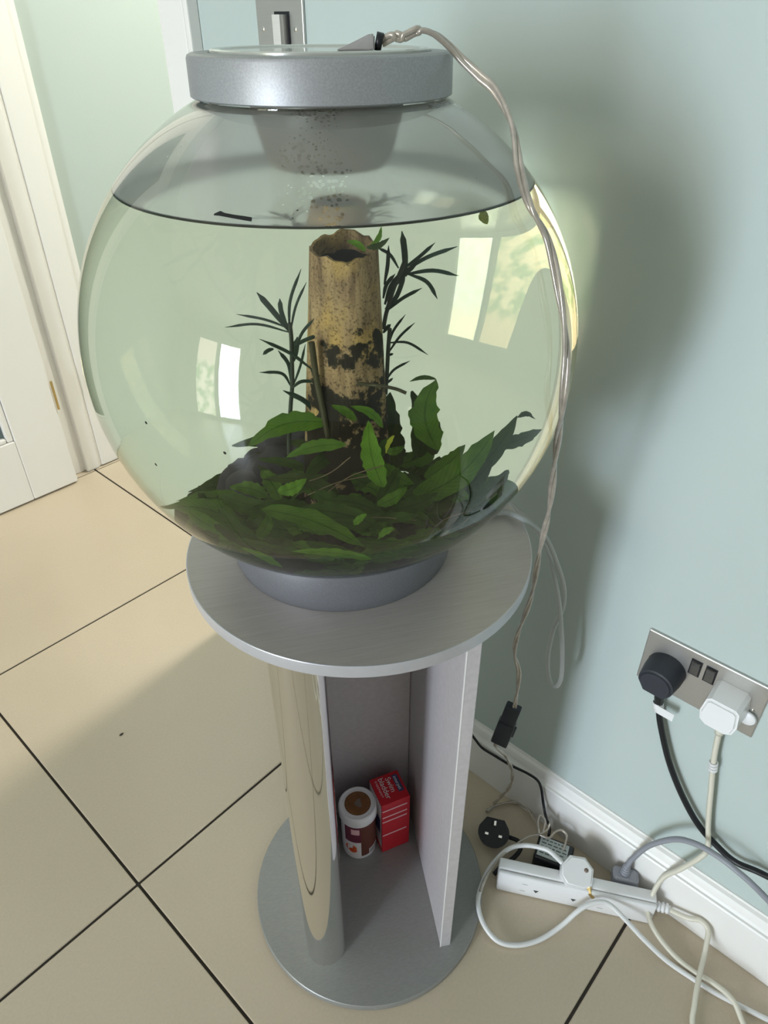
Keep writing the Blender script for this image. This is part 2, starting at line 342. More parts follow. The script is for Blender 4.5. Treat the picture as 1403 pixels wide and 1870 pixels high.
def box(name, a, b, mat, parent=None, bev=0.0, seg=2):
    return from_bm(name, box_bm(a[0], b[0], a[1], b[1], a[2], b[2], bev, seg), mat, parent)
def lathe_bm(prof, n=64, cx=0, cy=0, close=False, bm=None, a0=0, a1=2*math.pi):
    bm = bm or bmesh.new(); full = abs(a1-a0-2*math.pi) < 1e-6
    rings = []
    for (r, z) in prof:
        if r < 1e-6: rings.append([bm.verts.new((cx, cy, z))]); continue
        k = n if full else n+1
        rings.append([bm.verts.new((cx+r*math.cos(a0+(a1-a0)*i/n), cy+r*math.sin(a0+(a1-a0)*i/n), z)) for i in range(k)])
    for A, B in zip(rings[:-1], rings[1:]):
        m = n
        for i in range(m):
            j = (i+1) % n if full else i+1
            if len(A) == 1 and len(B) == 1: continue
            if len(A) == 1: bm.faces.new((A[0], B[j], B[i]))
            elif len(B) == 1: bm.faces.new((A[i], A[j], B[0]))
            else: bm.faces.new((A[i], A[j], B[j], B[i]))
    return bm
def lathe(name, prof, mat, parent=None, n=64, cx=0, cy=0, smooth=True, sharp=30):
    o = from_bm(name, lathe_bm(prof, n, cx, cy), mat, parent, smooth); fix(o, sharp); return o
def fix(o, ang=30):
    me = o.data; bm = bmesh.new(); bm.from_mesh(me); bmesh.ops.recalc_face_normals(bm, faces=bm.faces[:])
    for e in bm.edges:
        if len(e.link_faces) == 2: e.smooth = e.calc_face_angle(0) < math.radians(ang)
    bm.to_mesh(me); bm.free()
    for p in me.polygons: p.use_smooth = True
def prism(name, pts, z0, z1, mat, parent=None, bev=0.0, smooth=False, sharp=30, xf=None):
    """closed outline extruded along z, optional transform"""
    bm = bmesh.new(); lo = [bm.verts.new((x, y, z0)) for x, y in pts]; hi = [bm.verts.new((x, y, z1)) for x, y in pts]
    n = len(pts); bm.faces.new(lo[::-1]); bm.faces.new(hi)
    for i in range(n): bm.faces.new((lo[i], lo[(i+1) % n], hi[(i+1) % n], hi[i]))
    if bev: bmesh.ops.bevel(bm, geom=[e for e in bm.edges if abs(e.verts[0].co.z-e.verts[1].co.z) < 1e-7], offset=bev, segments=2, affect='EDGES')
    if xf is not None: bm.transform(xf)
    o = from_bm(name, bm, mat, parent, smooth)
    if smooth: fix(o, sharp)
    return o
def spline(pts, n=8):
    """Catmull-Rom through the points"""
    P = [V3(p) for p in pts]; P = [2*P[0]-P[1]]+P+[2*P[-1]-P[-2]]; out = []
    for i in range(1, len(P)-2):
        a, b, c, d = P[i-1:i+3]
        for k in range(n):
            t = k/n
            out.append(.5*((2*b)+(c-a)*t+(2*a-5*b+4*c-d)*t*t+(3*b-a-3*c+d)*t*t*t))
    out.append(P[-2]); return out
def sweep_bm(path, rad, m=8, bm=None, cap=True):
    bm = bm or bmesh.new(); path = [V3(p) for p in path]; n = len(path)
    R = rad if isinstance(rad, (list, tuple)) else [rad]*n
    T = [(path[min(i+1, n-1)]-path[max(i-1, 0)]).normalized() for i in range(n)]
    up = V3((0, 0, 1)) if abs(T[0].z) < .9 else V3((1, 0, 0)); u = (up-T[0]*up.dot(T[0])).normalized(); rings = []
    for i in range(n):
        u = (u-T[i]*u.dot(T[i])).normalized(); w = T[i].cross(u)
        rings.append([bm.verts.new(path[i]+R[i]*(math.cos(2*math.pi*k/m)*u+math.sin(2*math.pi*k/m)*w)) for k in range(m)])
    for A, B in zip(rings[:-1], rings[1:]):
        for k in range(m): bm.faces.new((A[k], A[(k+1) % m], B[(k+1) % m], B[k]))
    if cap: bm.faces.new(rings[0][::-1]); bm.faces.new(rings[-1])
    return bm
def tube(name, pts, rad, mat, parent=None, n=8, m=8):
    return from_bm(name, sweep_bm(spline(pts, n), rad, m), mat, parent, True)
def text(name, s, size, mat, mw, parent=None, align='CENTER', depth=.0001):
    cu = bpy.data.curves.new(name, 'FONT'); cu.body = s; cu.size = size; cu.align_x = align; cu.align_y = 'CENTER'; cu.extrude = depth
    o = bpy.data.objects.new(name, cu); COL.objects.link(o); dg = bpy.context.evaluated_depsgraph_get()
    me = bpy.data.meshes.new_from_object(o.evaluated_get(dg)); bpy.data.objects.remove(o); bpy.data.curves.remove(cu)
    me.materials.clear(); me.transform(mw); me.name = name
    return link(name, me, mat, parent)
def frame(o, x, y):
    """matrix with origin o, x axis x, y axis y"""
    x = V3(x).normalized(); y = V3(y); y = (y-x*y.dot(x)).normalized(); z = x.cross(y)
    return Matrix(((x.x, y.x, z.x, o[0]), (x.y, y.y, z.y, o[1]), (x.z, y.z, z.z, o[2]), (0, 0, 0, 1)))
def rrect(w, h, r, n=5):
    out = []
    for cx, cy, a in ((w/2-r, h/2-r, 0), (-w/2+r, h/2-r, 90), (-w/2+r, -h/2+r, 180), (w/2-r, -h/2+r, 270)):
        for k in range(n+1):
            t = math.radians(a+90*k/n); out.append((cx+r*math.cos(t), cy+r*math.sin(t)))
    return out
def move_to(o, p):
    """put the mesh data in local coordinates around p (world)"""
    o.data.transform(Matrix.Translation(-V3(p))); o.location = p

# ------------------------------------------------------------------ setting
WX = 0.289            # face of the right wall
YE = 0.632            # where the right wall ends at the hall opening
YD = 1.4755           # face of the door casing
YG = 1.497            # face of the far wall
XL, YR, ZC, XH = -3.90, -3.40, 2.40, 2.20
def struct(o): o['kind'] = 'structure'; return o
floor = struct(box('floor', (XL-.1, YR-.1, -.12), (XH+.1, YG+.1, -.004), M['grout']))
TX, TY, TS, G = -0.2467, 0.2718, 0.6, 0.0022
for i in range(-7, 5):
    for j in range(-7, 4):
        x0, x1 = max(TX+i*TS+G, XL), min(TX+(i+1)*TS-G, XH)
        y0, y1 = max(TY+j*TS+G, YR), min(TY+(j+1)*TS-G, YG)
        if x1-x0 < .02 or y1-y0 < .02: continue
        box('tile', (x0, y0, -.0038), (x1, y1, 0.0), M['tile'], floor, .0012, 1)
# right wall, its skirting and the hall opening's architrave
struct(box('wall_right', (WX, YR-.1, -.003), (WX+.11, YE, ZC), M['wall']))
# far wall in three pieces round the doorway, joined as one mesh
bm = box_bm(XL-.1, -.52, YG, YG+.1, -.003, ZC); box_bm(.31, XH+.1, YG, YG+.1, -.003, ZC, bm=bm); box_bm(-.52, .31, YG, YG+.1, 2.02, ZC, bm=bm)
struct(from_bm('wall_back', bm, M['wall']))
bm = box_bm(XL-.1, XL, YR-.1, -.56, -.003, ZC); box_bm(XL-.1, XL, .86, YG+.1, -.003, ZC, bm=bm); box_bm(XL-.1, XL, -.56, .86, 2.06, ZC, bm=bm)
struct(from_bm('wall_left', bm, M['wallwarm']))
struct(box('wall_rear', (XL, YR-.1, -.003), (XH, YR, ZC), M['wallwarm']))
bm = box_bm(XH, XH+.1, .4, YG+.1, -.003, ZC); box_bm(WX+.11, XH, .45, .55, -.003, ZC, bm=bm)
struct(from_bm('wall_hall', bm, M['wall']))
struct(box('ceiling', (XL-.1, YR-.1, ZC), (XH+.1, YG+.1, ZC+.1), M['ceil']))

def skirting(name, prof, y0, y1, mat):
    bm = bmesh.new(); A = [bm.verts.new((x, y0, z)) for x, z in prof]; B = [bm.verts.new((x, y1, z)) for x, z in prof]
    bm.faces.new(A); bm.faces.new(B[::-1]); n = len(prof)
    for i in range(n): bm.faces.new((A[i], B[i], B[(i+1) % n], A[(i+1) % n]))
    o = from_bm(name, bm, mat, None); fix(o, 20); return struct(o)
skirting('baseboard_right', [(WX, .0005), (.271, .0005), (.271, .092), (.2725, .0945), (.2755, .0955), (.278, .099), (.2795, .106), (.282, .1115), (.286, .1145), (.287, .118), (WX, .118)], YR, .574, M['white'])
# architrave: a stepped board on the wall end, plus the lining of the opening
bm = box_bm(.2690, WX, .574, .630, 0.0005, ZC, .003); box_bm(.2705, WX, .566, .576, .0005, ZC, .002, bm=bm)
box_bm(.2735, WX+.12, .630, .640, .0005, ZC, .002, bm=bm)
struct(from_bm('trim_1', bm, M['white']))
# casing and stop of the far door
bm = box_bm(.330, .372, YD, YG, .0005, 2.07, .004)
box_bm(.368, .462, YD+.006, YG, .0012, 2.09, .004, bm=bm); box_bm(.380, .440, YD+.002, YG, .0030, 2.085, .003, bm=bm)
box_bm(.292, .332, YD+.016, YG+.08, .0005, 2.05, .003, bm=bm)
box_bm(-.60, .462, YD, YG, 2.045, 2.11, .004, bm=bm); box_bm(-.60, -.53, YD, YG, .0005, 2.09, .004, bm=bm)
struct(from_bm('trim_2', bm, M['white']))

# far door: white leaf with a glazed upper panel
door = empty('door_1', (-.1, 1.4451, .006), 'white panelled door with a dark glazed panel and brass hinge', 'door'); door['kind'] = 'structure'
DX0, DX1, DY0, DY1 = -.52, .284, 1.4451, 1.484
box('stile', (.152, DY0, .006), (DX1, DY1, 2.03), M['white'], door, .003)
box('stile', (DX0, DY0, .006), (-.388, DY1, 2.03), M['white'], door, .003)
box('rail', (-.388, DY0+.0006, .006), (.1515, DY1, .192), M['white'], door, .0022)
box('rail', (-.388, DY0+.0006, 1.90), (.1515, DY1, 2.03), M['white'], door, .0022)
for a, b_ in (((.134, DY0+.004, .193), (.1515, DY1-.004, 1.899)), ((-.387, DY0+.004, .193), (-.370, DY1-.004, 1.899)), ((-.369, DY0+.004, .193), (.133, DY1-.004, .206)), ((-.369, DY0+.004, 1.886), (.133, DY1-.004, 1.899))):
    box('glazing_bead', a, b_, M['white'], door, .004)
box('pane', (-.372, DY0+.016, .200), (.137, DY0+.022, 1.892), M['frost'], door)
box('hinge', (.2848, 1.4405, .238), (.2905, 1.4465, .322), M['brass'], door, .001)

# glazed garden door opposite (mirrored in the tank) and the rear window
gd = empty('door_2', (XL, .15, 0), 'white framed glazed garden door letting in daylight', 'door'); gd['kind'] = 'structure'
for y0, y1, z0, z1 in ((-.56, -.49, 0, 2.06), (.79, .86, 0, 2.06), (.10, .20, .07, 1.99), (-.49, .79, 1.99, 2.06), (-.49, .79, 0.0, .07)):
    box('frame', (XL-.09, y0, z0+.001), (XL-.01, y1, z1), M['white'], gd, .004)
for y0, y1 in ((-.488, .098), (.202, .788)): box('pane', (XL-.055, y0, .072), (XL-.050, y1, 1.988), M['pane'], gd)
# ------------------------------------------------------------------ display stand
st = empty('display_stand', (0, 0, 0), 'round silver pedestal stand with chrome column under the fish tank', 'stand')
ZB, ZT0, ZT1, RT = .0133, .6699, .683, .1746
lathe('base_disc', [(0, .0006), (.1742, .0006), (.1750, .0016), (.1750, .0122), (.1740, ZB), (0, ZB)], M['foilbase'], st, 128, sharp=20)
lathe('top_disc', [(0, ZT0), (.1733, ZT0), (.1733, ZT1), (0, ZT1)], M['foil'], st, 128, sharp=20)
lathe('edge_band', [(.1733, ZT0-.0002), (.1744, ZT0-.0002), (RT, ZT0+.0006), (RT, ZT1-.0006), (.1743, ZT1+.0001), (.1733, ZT1+.0001), (.1733, ZT0-.0002)], M['edgeband'], st, 128, sharp=20)
DD = V3((.61, .79, 0)).normalized(); NN = V3((DD.y, -DD.x, 0))
def dn(d, n): P = DD*d+NN*n; return (P.x, P.y)
# chrome column: half-round nose and slightly splayed outer side
nose = []
for k in range(25):
    t = math.radians(90+180*k/24); nose.append((-.0835+.0280*math.cos(t), -.0772+.0282*math.sin(t)))
outer = [(.010, -.1105), (.086, -.1150), (.105, -.1120), (.118, -.104)]
outline = nose+outer
def strip_wall(name, line, th, mat):
    bm = bmesh.new(); n = len(line); ins = []
    for i in range(n):
        a = V3((*line[max(i-1, 0)], 0)); b = V3((*line[min(i+1, n-1)], 0)); t = (b-a).normalized(); ins.append((line[i][0]+t.y*-th, line[i][1]+t.x*th))
    rows = []
    for z in (ZB+.0002, ZT0-.0003): rows.append(([bm.verts.new((*dn(*q), z)) for q in line], [bm.verts.new((*dn(*q), z)) for q in ins]))
    for i in range(n-1):
        bm.faces.new((rows[0][0][i], rows[0][0][i+1], rows[1][0][i+1], rows[1][0][i])); bm.faces.new((rows[0][1][i+1], rows[0][1][i], rows[1][1][i], rows[1][1][i+1]))
    for i in (0, n-1): bm.faces.new((rows[0][0][i], rows[0][1][i], rows[1][1][i], rows[1][0][i]))
    o = from_bm(name, bm, mat, st); fix(o, 25); return o
strip_wall('column', outline, .0030, M['chrome'])
def dbox(name, d0, d1, n0, n1, z0, z1, mat, bev=.0008):
    bm = box_bm(d0, d1, n0, n1, z0, z1, bev, 1)
    bm.transform(Matrix(((DD.x, NN.x, 0, 0), (DD.y, NN.y, 0, 0), (0, 0, 1, 0), (0, 0, 0, 1)))); o = from_bm(name, bm, mat, st); return o
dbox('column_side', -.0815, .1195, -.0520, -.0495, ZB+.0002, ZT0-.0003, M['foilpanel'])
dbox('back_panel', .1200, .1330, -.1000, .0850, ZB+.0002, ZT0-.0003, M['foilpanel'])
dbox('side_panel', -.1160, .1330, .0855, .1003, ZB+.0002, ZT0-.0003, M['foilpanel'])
dbox('panel_edging', -.1163, -.1150, .0849, .0862, ZB+.0004, ZT0-.0005, M['edgelight'], 0)['label'] = 'worn pale front edge line'

# ------------------------------------------------------------------ fish tank
# measured points, metres
SPECKS=[(-0.2109, -0.013, 0.8711), (-0.1946, -0.0738, 0.8964), (-0.212, -0.0137, 0.9041), (-0.1807, -0.0749, 0.9632)]
LEAVES=[((-0.0302,0.0021,0.8476),(-0.0518,0.0558,0.824),0.0141,1,0.1),((-0.0367,-0.0204,0.8405),(-0.0492,0.0231,0.8239),0.0087,1,0.05),((-0.1165,-0.0218,0.8199),(-0.0917,-0.0938,0.7979),0.0155,1,-0.06),((-0.0953,-0.1047,0.7876),(-0.1335,-0.0625,0.7982),0.0087,0,0.06),((-0.1327,-0.0486,0.7739),(-0.1424,-0.023,0.7925),0.0087,0,0.05),((-0.0889,0.0222,0.7868),(-0.1104,0.0756,0.7978),0.0141,1,0.1),((-0.077,0.0388,0.7839),(-0.087,0.0648,0.8071),0.0161,2,-0.12),((-0.0815,0.0438,0.7879),(-0.0907,0.0689,0.7982),0.0101,1,0.1),((-0.0736,0.0053,0.8071),(-0.0672,0.0281,0.8199),0.0114,1,0.05),((-0.0812,-0.0011,0.8166),(-0.0685,-0.0152,0.8254),0.0087,0,0.1),((-0.0787,0.011,0.8089),(-0.088,0.0361,0.8127),0.0094,1,0.08),((-0.065,-0.019,0.8152),(-0.048,-0.0526,0.8053),0.0141,2,0.1),((-0.0514,-0.0637,0.8139),(-0.0378,-0.0787,0.8271),0.0087,1,0.1),((-0.0696,-0.0585,0.8019),(-0.0523,-0.0775,0.8035),0.0108,1,0.15),((-0.0831,-0.0734,0.8111),(-0.0771,-0.08,0.8194),0.0054,0,0.0),((-0.1133,-0.0105,0.7941),(-0.0993,-0.0109,0.8106),0.0087,1,0.1),((-0.0918,-0.0341,0.8157),(-0.0615,-0.0824,0.8021),0.0134,2,-0.06),((-0.1214,0.0134,0.8124),(-0.1176,-0.0205,0.7938),0.0101,2,0.1),((-0.1056,0.0555,0.7974),(-0.1155,0.0069,0.7914),0.0114,1,0.05),((-0.1047,-0.0496,0.7975),(-0.0869,-0.0841,0.7896),0.0094,2,0.08),((-0.1323,-0.0341,0.7947),(-0.1091,-0.0746,0.7927),0.0087,2,0.05),((-0.0475,-0.0234,0.8108),(-0.0806,0.0131,0.8212),0.0087,3,0.08),((-0.0422,-0.059,0.8027),(-0.0687,-0.0298,0.8134),0.0101,2,0.08),((-0.1021,-0.0376,0.8073),(-0.0848,-0.0716,0.8037),0.0081,1,0.08),((-0.1375,-0.0135,0.7977),(-0.1196,-0.0481,0.7937),0.0081,2,0.05),((-0.0833,-0.1029,0.7921),(-0.0593,-0.1145,0.7758),0.006,1,0.05),((-0.0986,0.0329,0.8112),(-0.0857,-0.0111,0.808),0.0101,2,0.06),((-0.1243,0.0165,0.8005),(-0.1284,-0.0236,0.7856),0.0087,3,0.05),((-0.0372,0.0397,0.7895),(-0.0485,0.0521,0.8107),0.0074,3,0.05),((-0.0247,0.0259,0.8056),(-0.0484,0.052,0.8151),0.006,2,0.03),((-0.0849,-0.0715,0.7992),(-0.0595,-0.0994,0.7939),0.0087,2,0.08),((-0.0689,-0.0741,0.8018),(-0.0874,-0.0539,0.8111),0.0081,2,0.05),((-0.0451,-0.0112,0.8183),(-0.0716,0.0031,0.8097),0.0081,2,0.05),((-0.1266,-0.0701,0.7895),(-0.1059,-0.093,0.7832),0.0054,2,0.03),((-0.0648,-0.0936,0.8067),(-0.0724,-0.0852,0.7982),0.006,0,0.1),((-0.0349,-0.0522,0.8184),(-0.0334,-0.0389,0.8614),0.0141,0,-0.06),((0.0246,-0.0433,0.8242),(0.0385,-0.0288,0.8655),0.0208,1,-0.16),((0.0385,-0.0288,0.8655),(0.027,-0.0162,0.8636),0.003,2,0.1),((-0.0155,-0.0586,0.8057),(0.0356,-0.0851,0.8462),0.0195,1,0.12),((0.0425,-0.0481,0.7992),(0.0855,-0.0508,0.8333),0.0108,2,0.06),((0.0854,-0.0508,0.8326),(0.0981,-0.0499,0.8283),0.0034,3,-0.2),((0.0648,-0.043,0.8148),(0.1054,-0.0431,0.8194),0.0074,2,0.08),((0.0349,0.0049,0.7966),(0.0393,0.0149,0.8441),0.0188,3,-0.1),((0.0443,-0.0203,0.8089),(0.042,-0.0029,0.849),0.0168,3,0.08),((0.044,-0.0052,0.8026),(0.0532,-0.0004,0.8369),0.0148,2,0.06),((0.0298,0.0105,0.8156),(0.0322,0.0078,0.8466),0.0134,2,-0.05),((0.0045,-0.0509,0.8131),(0.0296,-0.0636,0.8323),0.0108,1,0.08),((-0.0276,-0.0453,0.8306),(-0.0143,-0.0599,0.8165),0.0094,1,0.08),((-0.0123,-0.0324,0.8311),(-0.0037,-0.0418,0.8349),0.0054,1,0.1),((-0.0184,-0.0555,0.8084),(0.0106,-0.0725,0.8179),0.0121,2,0.08),((-0.0372,-0.0644,0.8065),(-0.0106,-0.0789,0.814),0.0114,2,0.08),((0.0147,-0.0622,0.8008),(0.0478,-0.0688,0.8183),0.0134,3,0.08),((-0.0375,-0.0492,0.8087),(-0.0203,-0.0533,0.8298),0.0101,2,0.05),((-0.0063,-0.0687,0.8005),(0.0246,-0.073,0.8104),0.0114,2,0.05),((-0.0131,-0.0315,0.8484),(-0.0341,-0.0233,0.8672),0.006,0,0.1),((-0.0317,-0.0259,0.8573),(-0.0423,-0.0142,0.868),0.006,1,0.1),((-0.0169,-0.072,0.8023),(0.0035,-0.0796,0.8002),0.0081,3,0.05),((0.0307,-0.0648,0.7901),(0.0734,-0.0525,0.8014),0.0101,2,0.05),((-0.0243,-0.0489,0.8491),(-0.0299,-0.0427,0.8337),0.0074,2,0.05),((-0.0294,-0.0582,0.8551),(-0.0332,-0.054,0.8425),0.0034,4,0.05),((-0.007,0.0064,0.8283),(-0.0251,0.0264,0.7906),0.0114,2,0.04),((-0.0021,-0.0139,0.817),(-0.0292,0.0011,0.7985),0.0121,2,0.05),((-0.0285,-0.0146,0.8139),(-0.0163,-0.0429,0.8064),0.0121,2,0.05),((-0.0183,-0.0257,0.9643),(-0.026,-0.0173,0.9702),0.004,0,0.1),((-0.0165,-0.0277,0.9663),(-0.0116,-0.0332,0.9789),0.0037,0,0.1)]
STEM_L=[[(-0.0345,0.0367,0.8174),(-0.0341,0.0363,0.8296),(-0.0326,0.0346,0.8518),(-0.0313,0.0332,0.8669),(-0.0308,0.0326,0.8856),(-0.0305,0.0323,0.8984),(-0.0308,0.0326,0.9074)]]
NEEDLES_L=[((-0.0311,0.0329,0.9013),(-0.0444,0.0476,0.9067),(-0.0578,0.0624,0.9046),0.002),((-0.031,0.0328,0.9038),(-0.0408,0.0437,0.9096),(-0.0526,0.0567,0.9131),0.002),((-0.0313,0.0331,0.9024),(-0.0378,0.0403,0.916),(-0.0435,0.0467,0.9271),0.0044),((-0.0317,0.0336,0.9038),(-0.0339,0.0361,0.9145),(-0.0342,0.0364,0.9233),0.0037),((-0.0311,0.0329,0.9013),(-0.03,0.0317,0.9216),(-0.0245,0.0257,0.942),0.0024),((-0.0309,0.0327,0.9002),(-0.0278,0.0293,0.9181),(-0.0226,0.0236,0.9338),0.002),((-0.0373,0.0219,0.8969),(-0.0334,0.0176,0.9005),(-0.0265,0.01,0.9045),0.003),((-0.0374,0.022,0.894),(-0.0339,0.0182,0.9056),(-0.0285,0.0122,0.9149),0.0024),((-0.0308,0.0148,0.8814),(-0.0396,0.0244,0.8922),(-0.0521,0.0382,0.9017),0.0027),((-0.0383,0.0409,0.8904),(-0.0407,0.0435,0.8893),(-0.0431,0.0462,0.8864),0.003),((-0.0319,0.0338,0.8647),(-0.0355,0.0378,0.8737),(-0.0451,0.0483,0.8746),0.0024),((-0.0318,0.0337,0.8669),(-0.0324,0.0344,0.88),(-0.0365,0.0389,0.8893),0.003),((-0.0314,0.0333,0.8639),(-0.0275,0.029,0.8781),(-0.0246,0.0258,0.8936),0.002),((-0.0401,0.025,0.868),(-0.0356,0.0201,0.8729),(-0.0295,0.0133,0.8728),0.0027),((-0.0275,0.0112,0.8443),(-0.0338,0.018,0.8585),(-0.0437,0.0289,0.867),0.004),((-0.0308,0.0148,0.8814),(-0.0286,0.0123,0.8716),(-0.027,0.0106,0.845),0.004),((-0.0302,0.032,0.8819),(-0.029,0.0306,0.8892),(-0.0279,0.0294,0.8984),0.0047)]
STEM_R=[[(0.0336,0.0137,0.8901),(0.0352,0.012,0.9011),(0.0382,0.0087,0.9154),(0.041,0.0056,0.9259),(0.0434,0.003,0.9345)],[(0.0602,0.0216,0.9235),(0.06,0.0219,0.9371),(0.0595,0.0224,0.943)],[(0.0338,0.0135,0.8446),(0.0348,0.0124,0.86),(0.0355,0.0116,0.8752),(0.0365,0.0106,0.8901)]]
NEEDLES_R=[((0.0436,0.0028,0.9241),(0.0432,0.0032,0.9389),(0.0421,0.0044,0.9523),0.0047),((0.0422,0.0043,0.9266),(0.0525,-0.0071,0.936),(0.065,-0.0208,0.9424),0.003),((0.0422,0.0043,0.9286),(0.0491,-0.0033,0.9361),(0.0558,-0.0107,0.945),0.0027),((0.0426,0.0038,0.9252),(0.0548,-0.0096,0.9277),(0.0657,-0.0216,0.924),0.003),((0.0445,0.0017,0.9258),(0.0525,-0.0071,0.9205),(0.057,-0.012,0.9094),0.003),((0.0345,0.0128,0.919),(0.036,0.0111,0.9311),(0.0366,0.0105,0.9437),0.003),((0.0406,0.006,0.9294),(0.037,0.01,0.938),(0.0317,0.0158,0.9424),0.0024),((0.0347,0.0125,0.9011),(0.0421,0.0044,0.91),(0.0505,-0.0048,0.9166),0.0027),((0.0345,0.0127,0.9061),(0.0377,0.0092,0.9189),(0.0433,0.003,0.9279),0.0037),((0.0353,0.0118,0.8763),(0.0379,0.009,0.8882),(0.0434,0.0029,0.8995),0.002),((0.0348,0.0125,0.8714),(0.0407,0.0059,0.8845),(0.0474,-0.0015,0.894),0.002),((0.0356,0.0115,0.8804),(0.0442,0.002,0.8804),(0.0529,-0.0076,0.8721),0.002),((0.0348,0.0125,0.8706),(0.0362,0.0109,0.8721),(0.0379,0.009,0.8729),0.002),((0.0345,0.0128,0.8546),(0.038,0.0089,0.8619),(0.0451,0.0011,0.868),0.002),((0.0337,0.0136,0.8523),(0.0354,0.0117,0.8535),(0.0374,0.0095,0.8561),0.002),((0.0336,0.0138,0.8871),(0.035,0.0122,0.8901),(0.037,0.01,0.893),0.003),((0.0347,0.0125,0.9029),(0.0398,0.0069,0.9118),(0.0438,0.0025,0.9286),0.0037),((0.0375,0.0095,0.9154),(0.0422,0.0043,0.9241),(0.0491,-0.0033,0.9333),0.0034),((0.0339,0.0134,0.9101),(0.0354,0.0118,0.9189),(0.0392,0.0076,0.9259),0.003)]
ROOTS=[[(-0.0236,-0.0944,0.7841),(-0.0131,-0.1059,0.7938),(-0.0085,-0.111,0.7999)],[(-0.0289,-0.0885,0.7829),(-0.0098,-0.1096,0.7898),(0.0025,-0.1231,0.7944)],[(-0.025,-0.078,0.7829),(-0.0149,-0.0891,0.797),(-0.0045,-0.1005,0.8021)],[(-0.0757,-0.0518,0.803),(-0.0609,-0.0681,0.8086),(-0.0411,-0.09,0.8052)],[(-0.0653,-0.0037,0.8171),(-0.0519,-0.0186,0.8244),(-0.0419,-0.0295,0.8358)],[(-0.0689,-0.0147,0.8134),(-0.0541,-0.031,0.8227),(-0.0395,-0.047,0.8271)],[(-0.0616,-0.0227,0.8132),(-0.0492,-0.0364,0.8265),(-0.0345,-0.0525,0.834)]]
STALKS=[[(-0.0274,-0.0232,0.8808),(-0.0184,-0.0331,0.8793),(-0.0109,-0.0414,0.877),(-0.0062,-0.0466,0.874)],[(-0.0357,0.0082,0.9026),(-0.0344,0.0068,0.8786),(-0.0319,0.0041,0.8522),(-0.0305,0.0025,0.8368)]]
STONES=[(-0.0002,0.0882,0.7984),(0.0115,0.0902,0.7966),(0.0177,0.0834,0.7975),(0.0145,0.072,0.7988),(-0.006,0.0797,0.7938),(-0.0122,0.0865,0.7855),(-0.0095,0.0984,0.7833),(-0.0145,0.1039,0.778),(-0.024,0.0995,0.7781),(-0.026,0.0868,0.7788),(-0.0008,0.1037,0.7837),(-0.0074,0.0812,0.7876),(0.007,0.0803,0.7942),(0.0012,0.0718,0.7907),(0.0074,0.0649,0.7942),(0.0193,0.0666,0.7955)]
NLEFT,NRIGHT=35,28
CABLE_TAIL=[(0.051, -0.1765, 0.83), (0.0801, -0.1639, 0.7549), (0.106, -0.1478, 0.6805), (0.1235, -0.1374, 0.6039), (0.1359, -0.1212, 0.5259), (0.1405, -0.1189, 0.4886), (0.1511, -0.1231, 0.4493), (0.1564, -0.1215, 0.3866), (0.1557, -0.1207, 0.3614)]
SWITCH=[(0.1555, -0.1205, 0.379), (0.1564, -0.1067, 0.293)]
CABLE_LOW=[(0.1563, -0.1065, 0.2954), (0.1542, -0.1027, 0.2844), (0.1725, -0.1095, 0.2522), (0.1942, -0.1111, 0.2026), (0.2118, -0.1081, 0.1536), (0.2241, -0.0994, 0.1054), (0.2353, -0.0819, 0.0493), (0.2457, -0.0636, -0.0058), (0.2231, -0.0668, 0.006), (0.2408, -0.0716, 0.005), (0.2622, -0.0853, 0.006), (0.271, -0.1017, 0.008), (0.2677, -0.1232, 0.012), (0.2477, -0.1471, 0.025), (0.2249, -0.1638, 0.045)]
CABLE_LOOPS=[[(0.2219, -0.1649, 0.05), (0.2355, -0.1536, 0.055), (0.2453, -0.1519, 0.06), (0.2414, -0.1629, 0.058), (0.2276, -0.1685, 0.05)], [(0.2203, -0.1659, 0.05), (0.2352, -0.1716, 0.052), (0.243, -0.1707, 0.06)], [(0.2203, -0.1659, 0.05), (0.2249, -0.181, 0.052), (0.2363, -0.1834, 0.056), (0.2454, -0.1897, 0.058), (0.2452, -0.2, 0.056), (0.2362, -0.2044, 0.049), (0.2261, -0.2069, 0.046)], [(0.2197, -0.1653, 0.05), (0.2054, -0.1549, 0.05), (0.1796, -0.1464, 0.048), (0.1545, -0.1409, 0.046), (0.1331, -0.1381, 0.038), (0.1089, -0.1392, 0.033), (0.0928, -0.1439, 0.03)]]
AIR_HOSE=[(0.1113, -0.0762, 0.6875), (0.1249, -0.0808, 0.6875), (0.1349, -0.0914, 0.688), (0.1327, -0.1098, 0.69), (0.19, -0.0957, 0.6413), (0.21, -0.1034, 0.6149), (0.225, -0.1138, 0.5757), (0.23, -0.1254, 0.5422), (0.232, -0.1282, 0.5078), (0.232, -0.1213, 0.4648), (0.232, -0.1207, 0.4134), (0.232, -0.1278, 0.3776), (0.23, -0.1395, 0.3706), (0.226, -0.147, 0.3971), (0.224, -0.1407, 0.4541), (0.222, -0.1263, 0.5227), (0.225, -0.1094, 0.5646), (0.235, -0.0912, 0.5834), (0.25, -0.0647, 0.5917), (0.262, -0.0334, 0.5961), (0.27, 0.0026, 0.6018)]

